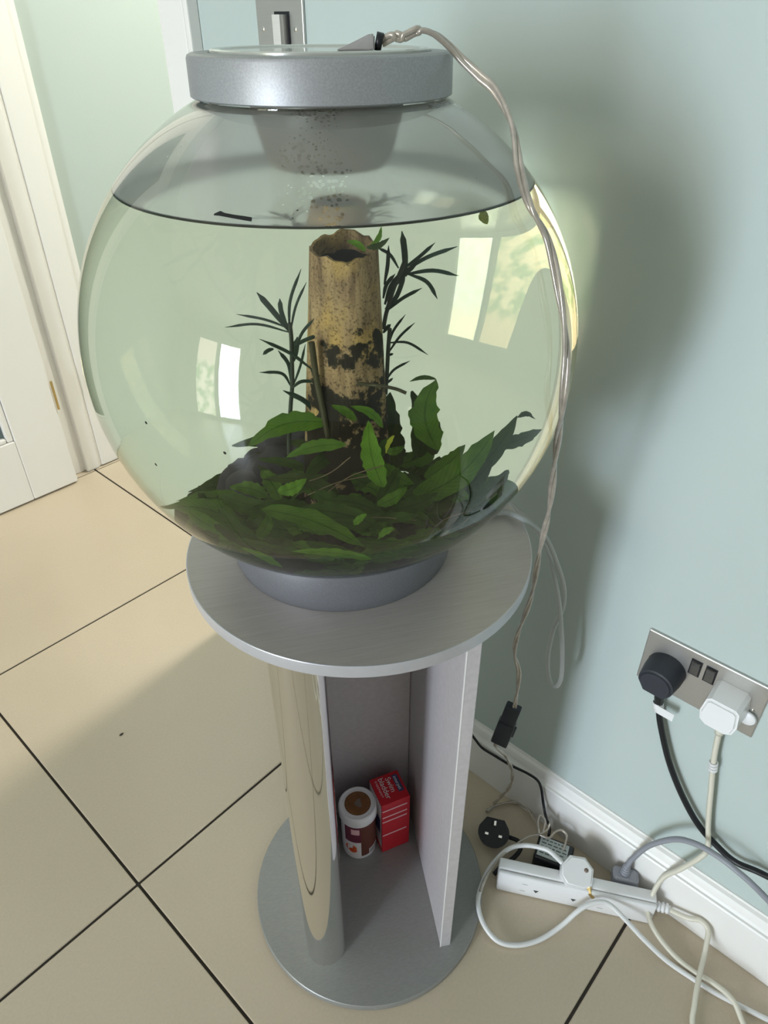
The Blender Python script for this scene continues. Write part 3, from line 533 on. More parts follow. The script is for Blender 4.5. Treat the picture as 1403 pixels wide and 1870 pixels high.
S0 = V3((-0.0123, 0.0122, 0.8947)); RO, RI, ZW = .2016, .1976, 1.0226
AR = V3((0.67218199, -0.74038596, 0)); AH = V3((0.74038596, 0.67218199, 0))
def loc(a, b, z): P = S0+AR*a+AH*b; return V3((P.x, P.y, z))
tank = empty('fish_tank', (S0.x, S0.y, ZT1), 'round clear fish bowl with silver lid on the pedestal stand', 'fish tank')
def arc(r, z0, z1, n):
    a0 = math.asin((z0-S0.z)/r); a1 = math.asin((z1-S0.z)/r)
    return [(r*math.cos(a0+(a1-a0)*k/n), S0.z+r*math.sin(a0+(a1-a0)*k/n)) for k in range(n+1)]
ZO = 1.0765
# clear bowl: outer skin, rim, inner skin down to the waterline
prof = [(0, S0.z-RO)]+arc(RO, S0.z-RO+.0004, ZO, 72)+arc(RI, ZO-.0008, ZW, 20)
bm = lathe_bm(prof, 160, S0.x, S0.y)
def orient(bm, fn):
    bm.normal_update()
    for f in bm.faces:
        if f.normal.dot(fn(f)) < 0: f.normal_flip()
def rad(f): return f.calc_center_median()-S0
def bowlside(f):
    c = rad(f); return c if c.length > (RO+RI)/2 else -c
orient(bm, bowlside)
for f in bm.faces:
    c = rad(f)
    if c.length < (RO+RI)/2 and c.z < ZO-S0.z-.0006: f.material_index = 1
bowl = from_bm('bowl', bm, M['acrylic'], tank, True); bowl.data.materials.append(M['fogged'])
# water: outer skin against the bowl, surface with a small meniscus
bm = lathe_bm([(0, S0.z-RI)]+arc(RI, S0.z-RI+.0004, ZW, 72), 160, S0.x, S0.y)
orient(bm, rad)
nf = len(bm.faces)
rw = math.sqrt(RI*RI-(ZW-S0.z)**2)
surf = [(0, ZW-.0022), (rw*.5, ZW-.0022), (rw-.012, ZW-.0022), (rw-.007, ZW-.0020), (rw-.004, ZW-.0015), (rw-.002, ZW-.0009), (rw-.0008, ZW-.0004), (rw, ZW)]
lathe_bm(surf, 160, S0.x, S0.y, bm=bm)
bm.faces.ensure_lookup_table()
for f in bm.faces[nf:]: f.material_index = 1
bm.normal_update()
for f in bm.faces[nf:]:
    if f.normal.z < 0: f.normal_flip()
water = from_bm('water', bm, M['acrwater'], None, True); water.data.materials.append(M['watersurf'])
tag(water, 'clear faintly green water filling the round tank', 'water', kind='stuff')
# base ring
lathe('base_ring', [(.1055, ZT1+.0003), (.1078, ZT1+.0003), (.1085, ZT1+.002), (.1105, ZT1+.022), (.1118, .7262), (.1112, .7290), (.1085, .7297), (.1075, .7270), (.1055, ZT1+.0003)], M['ring'], tank, 128, S0.x, S0.y, sharp=25)
# lid with its inset top and the lamp inlet
RL, ZL0, ZL1 = .0908, 1.0776, 1.1034
lid = lathe('lid', [(.080, ZL0+.001), (.0900, ZL0), (RL+.0004, ZL0+.0008), (RL, ZL1-.003), (RL-.0008, ZL1-.0012), (RL-.0028, ZL1-.0002), (RL-.006, ZL1), (.0765, ZL1), (.0760, ZL1-.001), (0, ZL1-.001)], M['lid'], tank, 128, S0.x, S0.y, sharp=35)
lathe('dial', [(0, ZL1-.0009), (.0750, ZL1-.0009), (.0750, ZL1+.0012), (.0735, ZL1+.0020), (.0690, ZL1+.0016), (.0680, ZL1+.0008), (.0500, ZL1+.0008), (0, ZL1+.0008)], M['dial'], lid, 96, S0.x, S0.y, sharp=20)
# lamp inlet: wedge rising towards the cable
P0, P1 = loc(.020, -.030, ZL1+.001), loc(.049, -.030, ZL1+.001)
bm = bmesh.new()
def ringv(a, b, z0, z1, w): return [bm.verts.new(loc(a, b-w, z0)), bm.verts.new(loc(a, b-w*.7, z1)), bm.verts.new(loc(a, b+w*.7, z1)), bm.verts.new(loc(a, b+w, z0))]
R1 = [ringv(.013, -.025, ZL1+.0010, ZL1+.0016, .006), ringv(.022, -.025, ZL1+.0010, ZL1+.0050, .0075), ringv(.0345, -.025, ZL1+.0010, ZL1+.0102, .0085), ringv(.0375, -.025, ZL1+.0010, ZL1+.0095, .0085)]
for A, B in zip(R1[:-1], R1[1:]):
    for k in range(4): bm.faces.new((A[k], A[(k+1) % 4], B[(k+1) % 4], B[k]))
bm.faces.new(R1[0]); bm.faces.new(R1[-1][::-1]); bmesh.ops.recalc_face_normals(bm, faces=bm.faces[:])
bmesh.ops.bevel(bm, geom=bm.edges[:], offset=.0009, segments=2, affect='EDGES')
from_bm('cable_inlet', bm, M['greyclear'], lid)
o = tube('grommet', [loc(.0380, -.025, ZL1+.0062), loc(.0425, -.025, ZL1+.0052)], .0052, M['blackpl'], lid, 2, 14)
# lamp housing hanging under the lid
lathe('lamp_housing', [(.0545, 1.0775), (.0540, 1.066), (.0500, 1.052), (.0465, 1.040), (.0440, 1.0345), (.0400, 1.0315), (.030, 1.0303), (0, 1.0300)], M['lampbody'], tank, 72, S0.x+.002, S0.y-.002, sharp=40)
# waterline mark drawn on the outside
bm = bmesh.new(); mk = [(391, 0)]
mpts = [(-.1540, -.0408, 1.0279, .0004), (-.1519, -.0439, 1.0286, .0012), (-.1510, -.0470, 1.0280, .0009), (-.1490, -.0530, 1.0277, .0009), (-.1465, -.0592, 1.0274, .0010), (-.1446, -.0636, 1.0271, .0010)]
pv = []
for x, y, z, w in mpts:
    for s in (1, -1):
        d = (V3((x, y, z+s*w*1.7))-S0).normalized(); pv.append(bm.verts.new(S0+d*(RO+.00025)))
for i in range(len(mpts)-1): bm.faces.new((pv[2*i], pv[2*i+1], pv[2*i+3], pv[2*i+2]))
from_bm('marker_line', bm, M['ink'], tank)['label'] = 'black pen stroke'
lathe('waterline_shade_band', arc(RI-.0005, ZW-.0013, ZW+.0002, 3), M['watershade'], tank, 160, S0.x, S0.y)  # painted band imitating the dark refracted contact line of the water
for q in SPECKS:
    d = (V3(q)-S0).normalized(); bm = bmesh.new(); bmesh.ops.create_icosphere(bm, subdivisions=1, radius=1, matrix=frame(S0+d*(RI-.0007), d.orthogonal(), d.cross(d.orthogonal())) @ Matrix.Diagonal((.0014, .0010, .0006, 1)))
    from_bm('speck', bm, M['ink'], tank, True)
# ------------------------------------------------------------------ inside the water
def bedz(a, b):
    r = math.hypot(a-.01, (b-.01)*.8); t = min(max(1-r/.120, 0), 1); t = t*t*(3-2*t); return .738+.054*t+.004*math.sin(a*60)*math.sin(b*55+1)
bm = bmesh.new(); NR_, NA = 16, 60; rng = random.Random(5); rows = []
for i in range(NR_+1):
    row = []
    for k in range(NA):
        th = 2*math.pi*k/NA; f = i/NR_; a = .160*f*math.cos(th); b = .160*f*math.sin(th); z = bedz(a, b)
        rm = math.sqrt(max(1e-6, (RI-.0015)**2-(z-S0.z)**2)); rr = math.hypot(a, b)
        if f > .999 or rr > rm: a, b = a/rr*rm, b/rr*rm
        z += rng.uniform(-.004, .004) if f < .95 else 0
        rm = math.sqrt(max(1e-6, (RI-.0015)**2-(z-S0.z)**2)); rr = max(1e-6, math.hypot(a, b))
        if rr > rm: a, b = a/rr*rm, b/rr*rm
        row.append(bm.verts.new(loc(a, b, z)))
    rows.append(row)
for A, B in zip(rows[:-1], rows[1:]):
    for k in range(NA): bm.faces.new((A[k], A[(k+1) % NA], B[(k+1) % NA], B[k]))
# skirt following the bowl down to its bottom
prev = rows[-1]
for s in range(1, 9):
    cur = []
    for k in range(NA):
        v = rows[-1][k].co; d = (v-S0).normalized(); ph = math.acos(-d.z)*(1-s/8.0)+.001; hd = V3((d.x, d.y, 0)).normalized()
        cur.append(bm.verts.new(S0+(RI-.0015)*(hd*math.sin(ph)-V3((0, 0, 1))*math.cos(ph))))
    for k in range(NA): bm.faces.new((prev[k], prev[(k+1) % NA], cur[(k+1) % NA], cur[k]))
    prev = cur
bmesh.ops.recalc_face_normals(bm, faces=bm.faces[:])
tag(from_bm('gravel_bed', bm, M['gravel'], None, True), 'dark gravel bed covering the bottom of the fish bowl', 'gravel', kind='stuff')

# hollow tree-stump ornament
stump = empty('stump_ornament', loc(.005, .004, .800), 'hollow tan tree stump ornament with black scorch patches in the tank', 'ornament')
def stump_bm(inner):
    bm = bmesh.new(); n = 48; lv = 16; rows = []; rng = random.Random(11); ph = [rng.uniform(0, 6.28) for _ in range(6)]
    for i in range(lv+1):
        f = i/lv; z = .783+(.9545-.783)*f; row = []
        cxa = .0045+(.0085-.0045)*f; R0 = .0300+(.0212-.0300)*f
        for k in range(n):
            th = 2*math.pi*k/n
            r = R0*(1+.030*math.sin(3*th+ph[0]+f*1.2)+.022*math.sin(5*th+ph[1]-f*2)+.012*math.sin(9*th+ph[2]))
            if inner: r -= .0036-.0016*f
            zz = z
            if f > .8: zz += (f-.8)/.2*(.0009*math.sin(3*th+ph[3])+.0007*math.sin(7*th+ph[4])+.0006*math.sin(13*th+ph[5])+.0012*math.sin(th))
            row.append(bm.verts.new(loc(cxa+r*math.cos(th), .004+r*math.sin(th), zz)))
        rows.append(row)
    return bm, rows
bm, ro = stump_bm(False)
for A, B in zip(ro[:-1], ro[1:]):
    for k in range(48): bm.faces.new((A[k], A[(k+1) % 48], B[(k+1) % 48], B[k]))
# rim
bm2, ri = stump_bm(True); top_in = [bm.verts.new(v.co) for v in ri[-1]]; in2 = [bm.verts.new(v.co) for v in ri[-2]]
for k in range(48):
    bm.faces.new((ro[-1][k], ro[-1][(k+1) % 48], top_in[(k+1) % 48], top_in[k])); bm.faces.new((top_in[k], top_in[(k+1) % 48], in2[(k+1) % 48], in2[k]))
base = loc(.005, .004, .800)
trunk = from_bm('trunk', bm, M['bark'], None, True); fix(trunk, 50)
move_to(trunk, base); trunk.parent = stump; trunk.location = (0, 0, 0)
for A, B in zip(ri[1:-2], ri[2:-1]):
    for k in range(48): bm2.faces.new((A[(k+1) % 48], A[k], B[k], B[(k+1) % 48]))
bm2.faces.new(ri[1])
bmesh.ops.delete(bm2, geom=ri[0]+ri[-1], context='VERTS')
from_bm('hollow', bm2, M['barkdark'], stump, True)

def leaf(base, tip, width, bend, mat, parent, seed, facing=None, roll=0.0, waves=1.0):
    base, tip = V3(base), V3(tip); ax = tip-base; Lg = ax.length; ax.normalize(); rg = random.Random(seed)
    view = facing or (V3((-0.411, -0.409, 1.05))-base).normalized()
    nrm = (view+V3((rg.uniform(-.35, .35), rg.uniform(-.35, .35), rg.uniform(0, .3)))); nrm = (nrm-ax*nrm.dot(ax)).normalized(); side = ax.cross(nrm)
    if roll: q = Matrix.Rotation(roll, 3, ax); nrm = q @ nrm; side = q @ side
    me = bpy.data.meshes.new('leaf'); vs = []; uvs = []; n = 16; ph = rg.uniform(0, 6)
    for i in range(n+1):
        s = i/n; w = width*.5*max(.03, 2.55*((s*.98+.012)**.62)*((1-s)**.85))
        c = base+ax*(Lg*s)+side*(bend*Lg*math.sin(math.pi*s))+nrm*(.05*Lg*math.sin(math.pi*s))
        for t in (-1, -.5, 0, .5, 1):
            wv = waves*.10*width*math.sin(s*19+ph+t)*abs(t); lift = .22*abs(t)*w
            vs.append(tuple(c+side*(w*t*(1+.07*waves*math.sin(s*37+ph*t)+.05*waves*math.sin(s*61+2*ph)))+nrm*(wv+lift))); uvs.append((s, t))
    fs = [(5*i+k, 5*i+k+1, 5*i+k+6, 5*i+k+5) for i in range(n) for k in range(4)]
    me.from_pydata(vs, [], fs); uvl = me.uv_layers.new(name='UVMap')
    for p in me.polygons:
        for li in p.loop_indices: uvl.data[li].uv = uvs[me.loops[li].vertex_index]
    return link('leaf', me, mat, parent, True)
fernA = empty('water_fern', loc(-.05, -.03, .790), 'broad leaved green water plant lying over the front of the tank floor', 'plant')
fernB = empty('water_fern', loc(.06, .01, .790), 'broad leaved green water plant upright on the right of the stump', 'plant')
for i, (b0, t0, w, k, bend) in enumerate(LEAVES):
    if i >= NLEFT+NRIGHT: continue
    leaf(b0, t0, w*1.05, bend, LM[k], fernA if i < NLEFT else fernB, i)
# the darker undergrowth of both plants, down on the gravel
rng = random.Random(21)
def inside(P, m=.007): return (P-S0).length < RI-m
cnt = 0
while cnt < 150:
    a = rng.uniform(-.125, .115); b = rng.uniform(-.135, .08)
    if math.hypot(a, b) > .145: continue
    z = bedz(a, b)+rng.uniform(.004, .020+.022*(b < -.02)); P = loc(a, b, z); an = rng.uniform(0, 6.28); Lg = rng.uniform(.03, .06)
    Q = loc(a+Lg*math.cos(an), b+Lg*.7*math.sin(an), z+rng.uniform(-.003, .012))
    if not inside(P) or not inside(Q): continue
    if math.hypot(a-.005, b-.004) < .032: continue
    leaf(P, Q, rng.uniform(.010, .017), rng.uniform(-.08, .12), LM[rng.choice((1, 1, 2, 2, 2, 3))], fernA if a < .012 else fernB, 500+cnt); cnt += 1
for pts in ROOTS: tube('root', pts, .00035, M['root'], fernA, 6, 5)
for i, pts in enumerate(STALKS): tube('stalk', pts, (.0011, .0021)[i] if False else .0012+.0009*i, M['stalk'], fernA, 6, 6)
# two light shoots on the stump's rim
shoot = empty('stump_shoot', LEAVES[-1][0], 'small bright green plantlet growing on the rim of the stump', 'plant')
for i in (-2, -1): b0, t0, w, k, bend = LEAVES[i]; leaf(b0, t0, w, bend, LM[k], shoot, 900+i)
leaf(V3(LEAVES[-1][0])+AR*-.002, V3(LEAVES[-1][0])+AR*.012+V3((0, 0, .006)), .004, .1, LM[3], shoot, 77)

def needle(base, mid, tip, w, parent, seed):
    p = spline([base, mid, tip], 5); n = len(p); me = bpy.data.meshes.new('leaf'); vs = []; uvs = []
    for i, c in enumerate(p):
        t = (p[min(i+1, n-1)]-p[max(i-1, 0)]).normalized(); view = (V3((-.411, -.409, 1.1))-c).normalized(); side = t.cross(view).normalized(); nr = side.cross(t)
        s = i/(n-1); ww = w*.5*min(1, .45+1.6*s)*(1 if s < .8 else max(.12, (1-s)/.2))
        for q, l in ((-1, -.2), (0, .25), (1, -.2)): vs.append(tuple(c+side*ww*q+nr*ww*l)); uvs.append((s, q))
    fs = [(3*i+k, 3*i+k+1, 3*i+k+4, 3*i+k+3) for i in range(n-1) for k in range(2)]
    me.from_pydata(vs, [], fs); uvl = me.uv_layers.new(name='UVMap')
    for pl in me.polygons:
        for li in pl.loop_indices: uvl.data[li].uv = uvs[me.loops[li].vertex_index]
    return link('leaf', me, LM[5], parent, True)
for key, stems, ndl, lab in (('l', STEM_L, NEEDLES_L, 'dark narrow leaved water plant on the left of the stump'), ('r', STEM_R, NEEDLES_R, 'dark narrow leaved water plant rising behind the right of the stump')):
    root = empty('needle_plant', stems[0][0], lab, 'plant')
    for s in (stems if key == 'l' else (stems[0], stems[2])): tube('stem', s, .0014, M['stem'], root, 6, 7)
    for i, (b0, m0, t0, w) in enumerate(ndl): needle(b0, m0, t0, w*.82, root, i)
fl = leaf((-.0035, -.1165, 1.0100), (-.0035, -.1195, 1.0020), .0075, .1, LM[4], None, 63); fl.name = 'leaf_scrap'; fl.data.materials[0] = LM[4]
tag(fl, 'small olive leaf scrap floating under the water surface', 'leaf')
# dark porous stones heaped at the left
bm = bmesh.new(); bmesh.ops.create_icosphere(bm, subdivisions=3, radius=1)
from mathutils import noise
for v in bm.verts: v.co *= 1+.20*noise.noise(v.co*1.6)+.10*noise.noise(v.co*4.3)
stone_me = bpy.data.meshes.new('stone'); bm.to_mesh(stone_me); bm.free(); stone_me.materials.append(M['stone'])
for p in stone_me.polygons: p.use_smooth = True
rng = random.Random(9)
for P in STONES+[tuple(V3(q)+AR*.014+AH*.010-V3((0, 0, .017))) for q in STONES]:
    P = V3(P); r = rng.uniform(.0095, .0130); d = P-S0
    if d.length > RI-r*1.25: P = S0+d.normalized()*(RI-r*1.25)
    o = bpy.data.objects.new('stone', stone_me); COL.objects.link(o); o.location = P; o.scale = (r*1.1, r*.95, r*.85); o.rotation_euler = [rng.uniform(0, 6) for _ in range(3)]
    tag(o, 'dark blue-grey porous stone in the heap on the left of the tank floor', 'stone', 'dark stones heaped in the tank')

# ------------------------------------------------------------------ things in the stand
TC = (.0310, .0525)
tub = empty('fish_food_tub', (*TC, ZB), 'round fish food tub with white lid and brown label in the stand', 'tub')
z0 = ZB+.0004
lathe('body', [(0, z0), (.0255, z0), (.0268, z0+.002), (.0272, z0+.012), (.0272, .105), (.0255, .109), (0, .109)], M['whitepl'], tub, 64, *TC, sharp=35)
lidt = lathe('lid', [(.0275, .1065), (.0296, .1065), (.0301, .108), (.0301, .1235), (.0292, .1262), (.0270, .1272), (.0255, .1262), (.0245, .1262), (0, .1262)], M['whitepl'], tub, 64, *TC, sharp=35)
def shell(name, a0, a1, z0, z1, r, mat, parent, c=TC, n=16):
    o = from_bm(name, lathe_bm([(r, z0), (r, z1)], n, c[0], c[1], a0=math.radians(a0), a1=math.radians(a1)), mat, parent, True); return o
rl = .0275     # label sheets, angles are world azimuths seen from the tub's axis (camera about -137)
lab = shell('label', -128, -20, .024, .1050, rl, M['brownlab'], tub)
shell('label', -185, -128, .062, .1050, rl, M['maroon'], tub)
wl = shell('label', -190, -128, .018, .0625, rl, M['whitepr'], tub)
shell('print', -160, -132, .084, .098, rl+.0002, M['pink'], lab, n=8)
bm = bmesh.new()
for s, zz, r in ((-163, .0460, .0085), (-156, .0400, .0060)):
    vs = []
    for k in range(18):
        t = 2*math.pi*k/18; az = math.radians(s)+r*1.15*math.cos(t)/rl; vs.append(bm.verts.new((TC[0]+(rl+.0003+.0001*(s > -160))*math.cos(az), TC[1]+(rl+.0003+.0001*(s > -160))*math.sin(az), zz+r*math.sin(t))))
    bm.faces.new(vs)
from_bm('fish_picture', bm, M['orange'], wl)
bar = shell('label', -100, -60, .022, .037, rl+.0002, M['whitepr'], tub, n=10)
for k in range(11): shell('bar', -97+k*3.2, -97+k*3.2+(1.2, 1.9)[k % 2], .024, .035, rl+.0004, M['printshade'], bar, n=1)
lathe('lid_label', [(0, .12655), (.0205, .12655)], M['brownlid'], lidt, 48, *TC)
ll = (TC[0], TC[1], .12668)
vs = []; bm = bmesh.new()
for k in range(36):
    t = 2*math.pi*k/36; r = .0050+.0032*max(0, math.cos(1.5*(t-.4)))**2 if True else 0
    vs.append(bm.verts.new((TC[0]+r*math.cos(t), TC[1]+r*math.sin(t), ll[2])))
bm.faces.new(vs); from_bm('lid_emblem', bm, M['greypr'], lidt)
def ring_text(s, r, a_start, step, size, mat, parent, flip=1):
    for k, ch in enumerate(s):
        if ch == ' ': continue
        a = math.radians(a_start-flip*step*k); e = V3((math.cos(a), math.sin(a), 0)); up = e*flip
        text('lettering', ch, size, mat, frame((TC[0]+r*e.x, TC[1]+r*e.y, ll[2]), V3((up.y, -up.x, 0)), up), parent, depth=.00004)
ring_text('IIIIIIII', .0170, 100, 13, .0042, M['tan'], lidt)
ring_text('IIIIIIII', .0170, -20, 13, .0042, M['tan'], lidt)
ring_text('IIIIIIII', .0170, 220, 13, .0042, M['tan'], lidt)

# red medicine carton
BX, BY = V3((.0450, -.0205, 0)).normalized(), V3((.0295, .0450, 0)).normalized()
BY = (BY-BX*BY.dot(BX)).normalized(); BO = V3((.0447, .0142, ZB+.0004)); BW, BD, BH = .0475, .0500, .1275
mb = empty('medicine_carton', BO, 'red fish medicine carton with white stripes beside the food tub', 'carton')
bm = box_bm(0, BW, 0, BD, 0, BH, .0006, 1); MB = Matrix(((BX.x, BY.x, 0, BO.x), (BX.y, BY.y, 0, BO.y), (0, 0, 1, BO.z), (0, 0, 0, 1)))
bm.transform(MB); from_bm('carton', bm, M['red'], mb)
def bq(name, pts, mat, parent=mb):
    bm = bmesh.new(); bm.faces.new([bm.verts.new(MB @ V3(q)) for q in pts]); return from_bm(name, bm, mat, parent)
bq('side_print', [(-.0003, .0015, .012), (-.0003, .0015, BH-.002), (-.0003, BD-.002, BH-.002), (-.0003, BD-.002, .012)], M['boxside'])
bq('side_mark', [(-.0005, .006, .045), (-.0005, .006, .085), (-.0005, .030, .085), (-.0005, .030, .045)], M['bluepr'])
for zz, x1 in ((.1120, .0425), (.0955, .0425), (.0835, .0425), (.0470, .0420)):
    bq('stripe', [(.0010, -.0003, zz-.0016), (x1, -.0003, zz-.0016), (x1, -.0003, zz+.0016), (.0010, -.0003, zz+.0016)], M['pink'])
zt = BH+.0003
bq('brand_patch', [(.0345, .0130, zt), (.0435, .0130, zt), (.0435, .0440, zt), (.0345, .0440, zt)], M['bluepr'])
def btext(s, x, y, size, mat, al='CENTER'):
    return text('lettering', s, size, mat, MB @ frame((x, y, zt+.0002), (0, -1, 0), (1, 0, 0)), mb, al, .00004)
btext('interpet', .0385, .0285, .0078, M['whitepr'])
btext('Swim', .0270, .0430, .0125, M['whitepr'], 'LEFT'); btext('bladder', .0160, .0460, .0125, M['whitepr'], 'LEFT'); btext('treatment+', .0080, .0440, .0068, M['pink'], 'LEFT')

# ------------------------------------------------------------------ wall fittings
def wplate(name, y0, y1, z0, z1, parent):
    return box(name, (WX-.0042, y0, z0), (WX-.0002, y1, z1), M['plateal'], parent, .0012, 2)
def screw(y, z, parent):
    return from_bm('screw', lathe_screw(y, z), M['chrome'], parent, True)
def lathe_screw(y, z):
    bm = lathe_bm([(0, .0012), (.0020, .0010), (.0030, 0)], 14); bm.transform(frame((WX-.0042, y, z), (0, 1, 0), (0, 0, 1)) @ Matrix.Scale(-1, 4, (0, 0, 1))); return bm
sw = empty('light_switch', (WX, .397, 1.115), 'brushed steel light switch plate on the wall above the tank lid', 'switch')
wplate('plate', .3535, .4400, 1.0700, 1.1560, sw); screw(.4285, 1.1105, sw); screw(.3680, 1.1105, sw)
box('rocker_well', (WX-.0047, .3775, 1.0925), (WX-.0040, .4050, 1.1285), M['blackpl'], sw)
bm = bmesh.new()
pr = [(.4030, .0105), (.3925, .0075), (.3815, .0112)]
A = [bm.verts.new((WX-d, y, 1.0940)) for y, d in pr]; B = [bm.verts.new((WX-d, y, 1.1255)) for y, d in pr]
A2 = [bm.verts.new((WX-.0046, y, 1.0940)) for y, d in pr]; B2 = [bm.verts.new((WX-.0046, y, 1.1255)) for y, d in pr]
for i in range(2):
    bm.faces.new((A[i], A[i+1], B[i+1], B[i])); bm.faces.new((A2[i], A2[i+1], A[i+1], A[i])); bm.faces.new((B[i], B[i+1], B2[i+1], B2[i]))
bm.faces.new((A2[0], A[0], B[0], B2[0])); bm.faces.new((A[2], A2[2], B2[2], B[2]))
bmesh.ops.recalc_face_normals(bm, faces=bm.faces[:]); from_bm('rocker', bm, M['plateal'], sw)

so = empty('wall_socket', (WX, -.297, .452), 'brushed steel double wall socket with two plugs in it', 'socket')
wplate('plate', -.3705, -.2230, .4095, .4945, so); screw(-.2335, .452, so); screw(-.3600, .452, so)
for y in (-.2868, -.3048):
    box('switch_well', (WX-.0047, y-.0068, .4585), (WX-.0040, y+.0068, .4835), M['blackpl'], so)
    bm = bmesh.new(); yy = (y-.0050, y+.0050)
    pr = [(.4605, .0058), (.4745, .0066), (.4812, .0098)]
    for k in range(2):
        bm.faces.new([bm.verts.new((WX-pr[i][1], yv, pr[i][0])) for i, yv in ((k, yy[0]), (k, yy[1]), (k+1, yy[1]), (k+1, yy[0]))])
    bmesh.ops.remove_doubles(bm, verts=bm.verts[:], dist=1e-5)
    ex = bmesh.ops.extrude_face_region(bm, geom=bm.faces[:]); 
    for v in [e for e in ex['geom'] if isinstance(e, bmesh.types.BMVert)]: v.co.x = WX-.0044
    bmesh.ops.recalc_face_normals(bm, faces=bm.faces[:]); from_bm('rocker', bm, M['darkchrome'], so)

# plugs: body outline in the plane of the pins, extruded outwards and tapering
def plug_body(name, outline, depth, taper, mw, mat, parent, bev=.002, dome=0.0, shift=(0, 0)):
    bm = bmesh.new(); lay = [(0, 1.0), (depth*.35, 1.0), (depth*.8, taper+(1-taper)*.35), (depth, taper)]
    rings = [[bm.verts.new((x*k+shift[0]*z/depth, y*k+shift[1]*z/depth, z)) for x, y in outline] for z, k in lay]; n = len(outline)
    for A, B in zip(rings[:-1], rings[1:]):
        for i in range(n): bm.faces.new((A[i], A[(i+1) % n], B[(i+1) % n], B[i]))
    bm.faces.new(rings[0][::-1]); top = bm.faces.new(rings[-1])
    bmesh.ops.bevel(bm, geom=list(top.edges), offset=bev, segments=3, affect='EDGES')
    bm.transform(mw); o = from_bm(name, bm, mat, parent); fix(o, 40); return o
def pin(name, mw, x, y, w, h, l, mat, parent):
    bm = box_bm(x-w/2, x+w/2, y-h/2, y+h/2, -l, 0, .0004, 1); bm.transform(mw); return from_bm(name, bm, mat, parent)
dome = [(.0245*math.cos(t), .0225*math.sin(t)) for t in [math.radians(a) for a in range(-25, 206, 11)]]+[(-.014, -.0205), (.014, -.0205)]
square = [(-.0200, .0180), (-.0150, .0225), (.0150, .0225), (.0200, .0180), (.0230, -.004), (.0200, -.0180), (.0120, -.0235), (-.0120, -.0235), (-.0200, -.0180), (-.0230, -.004)]
YV, ZV, XV = V3((0, -1, 0)), V3((0, 0, 1)), V3((-1, 0, 0))

bp_ = empty('power_plug', (WX, -.256, .44), 'black plug in the left outlet of the wall socket', 'plug')
mw = frame((WX-.0044, -.2560, .4480), YV, ZV)
plug_body('body', dome, .034, .88, mw, M['blackpl2'], bp_, .003, shift=(0, -.004))
tube('cable_grip', [(.268, -.2590, .4280), (.271, -.2600, .4130), (.275, -.2620, .3960)], .0058, M['blackpl'], bp_, 4, 10)
tube('cable', [(.274, -.2615, .402), (.2765, -.2654, .3791), (.2765, -.2743, .3535), (.2765, -.2964, .3042), (.2765, -.3249, .2587), (.2765, -.3568, .2220), (.2765, -.3877, .2040), (.2765, -.4153, .1964), (.2765, -.4526, .2078), (.277, -.55, .22), (.277, -.80, .14), (.262, -1.05, .02), (.24, -1.30, .006)], .0042, M['blackpl'], bp_)
bm = lathe_bm([(.0062, -.0065), (.0067, -.006), (.0067, .006), (.0062, .0065)], 18); bm.transform(frame((.2755, -.2625, .3900), (1, 0, 0), (0, .96, -.25)))
from_bm('cable_tag', bm, M['whitepl'], bp_, True)['label'] = 'white paper tag wrapped round the cable'
bm = box_bm(.2690, .2696, -.2850, -.2620, .3830, .3960); from_bm('cable_tag', bm, M['whitepl'], bp_)

wp = empty('power_plug', (WX, -.338, .45), 'white plug in the right outlet of the wall socket', 'plug')
mw = frame((WX-.0044, -.3340, .4510), YV, ZV)
plug_body('body', square, .036, .93, mw, M['whitepl'], wp, .003, shift=(0, -.002))
bm = lathe_bm([(0, .0028), (.0085, .0025), (.0110, 0), (0, 0)], 20); bm.transform(frame((WX-.0075, -.3585, .4400), YV, (0, 0, 1))); fixo = from_bm('finger_rim', bm, M['whitepl'], wp, True)
tube('cable', [(.268, -.3350, .4320), (.272, -.3370, .4160), (.2745, -.3431, .3611), (.2745, -.3543, .3030), (.2745, -.3667, .2418), (.2715, -.3785, .1980), (.2630, -.3770, .1830), (.2620, -.3600, .1300), (.2640, -.3450, .0860), (.2520, -.3420, .0520), (.2330, -.3475, .0330), (.2194, -.3684, .0240), (.2157, -.4029, .0100), (.2170, -.4340, .0055), (.2173, -.4569, .0120), (.2114, -.4852, .0160), (.1936, -.5131, .0050), (.16, -.57, .0040), (.12, -.72, .0040), (.18, -.95, .0040), (.22, -1.2, .0040)], .0037, M['creamfl'], wp)
tube('cable_grip', [(.2680, -.3350, .4300), (.2710, -.3365, .4200), (.2735, -.3385, .4020)], .0052, M['creamfl'], wp, 4, 10)
for k, q in enumerate(((.2745, -.3455, .3480), (.2745, -.3465, .3430), (.2745, -.3475, .3380))):
    bm = lathe_bm([(.0040, -.0016), (.0058, -.0014), (.0058, .0014), (.0040, .0016)], 14); bm.transform(frame(q, (1, 0, 0), (0, .98, -.18))); from_bm('grip_ring', bm, M['whitepl'], wp, True)

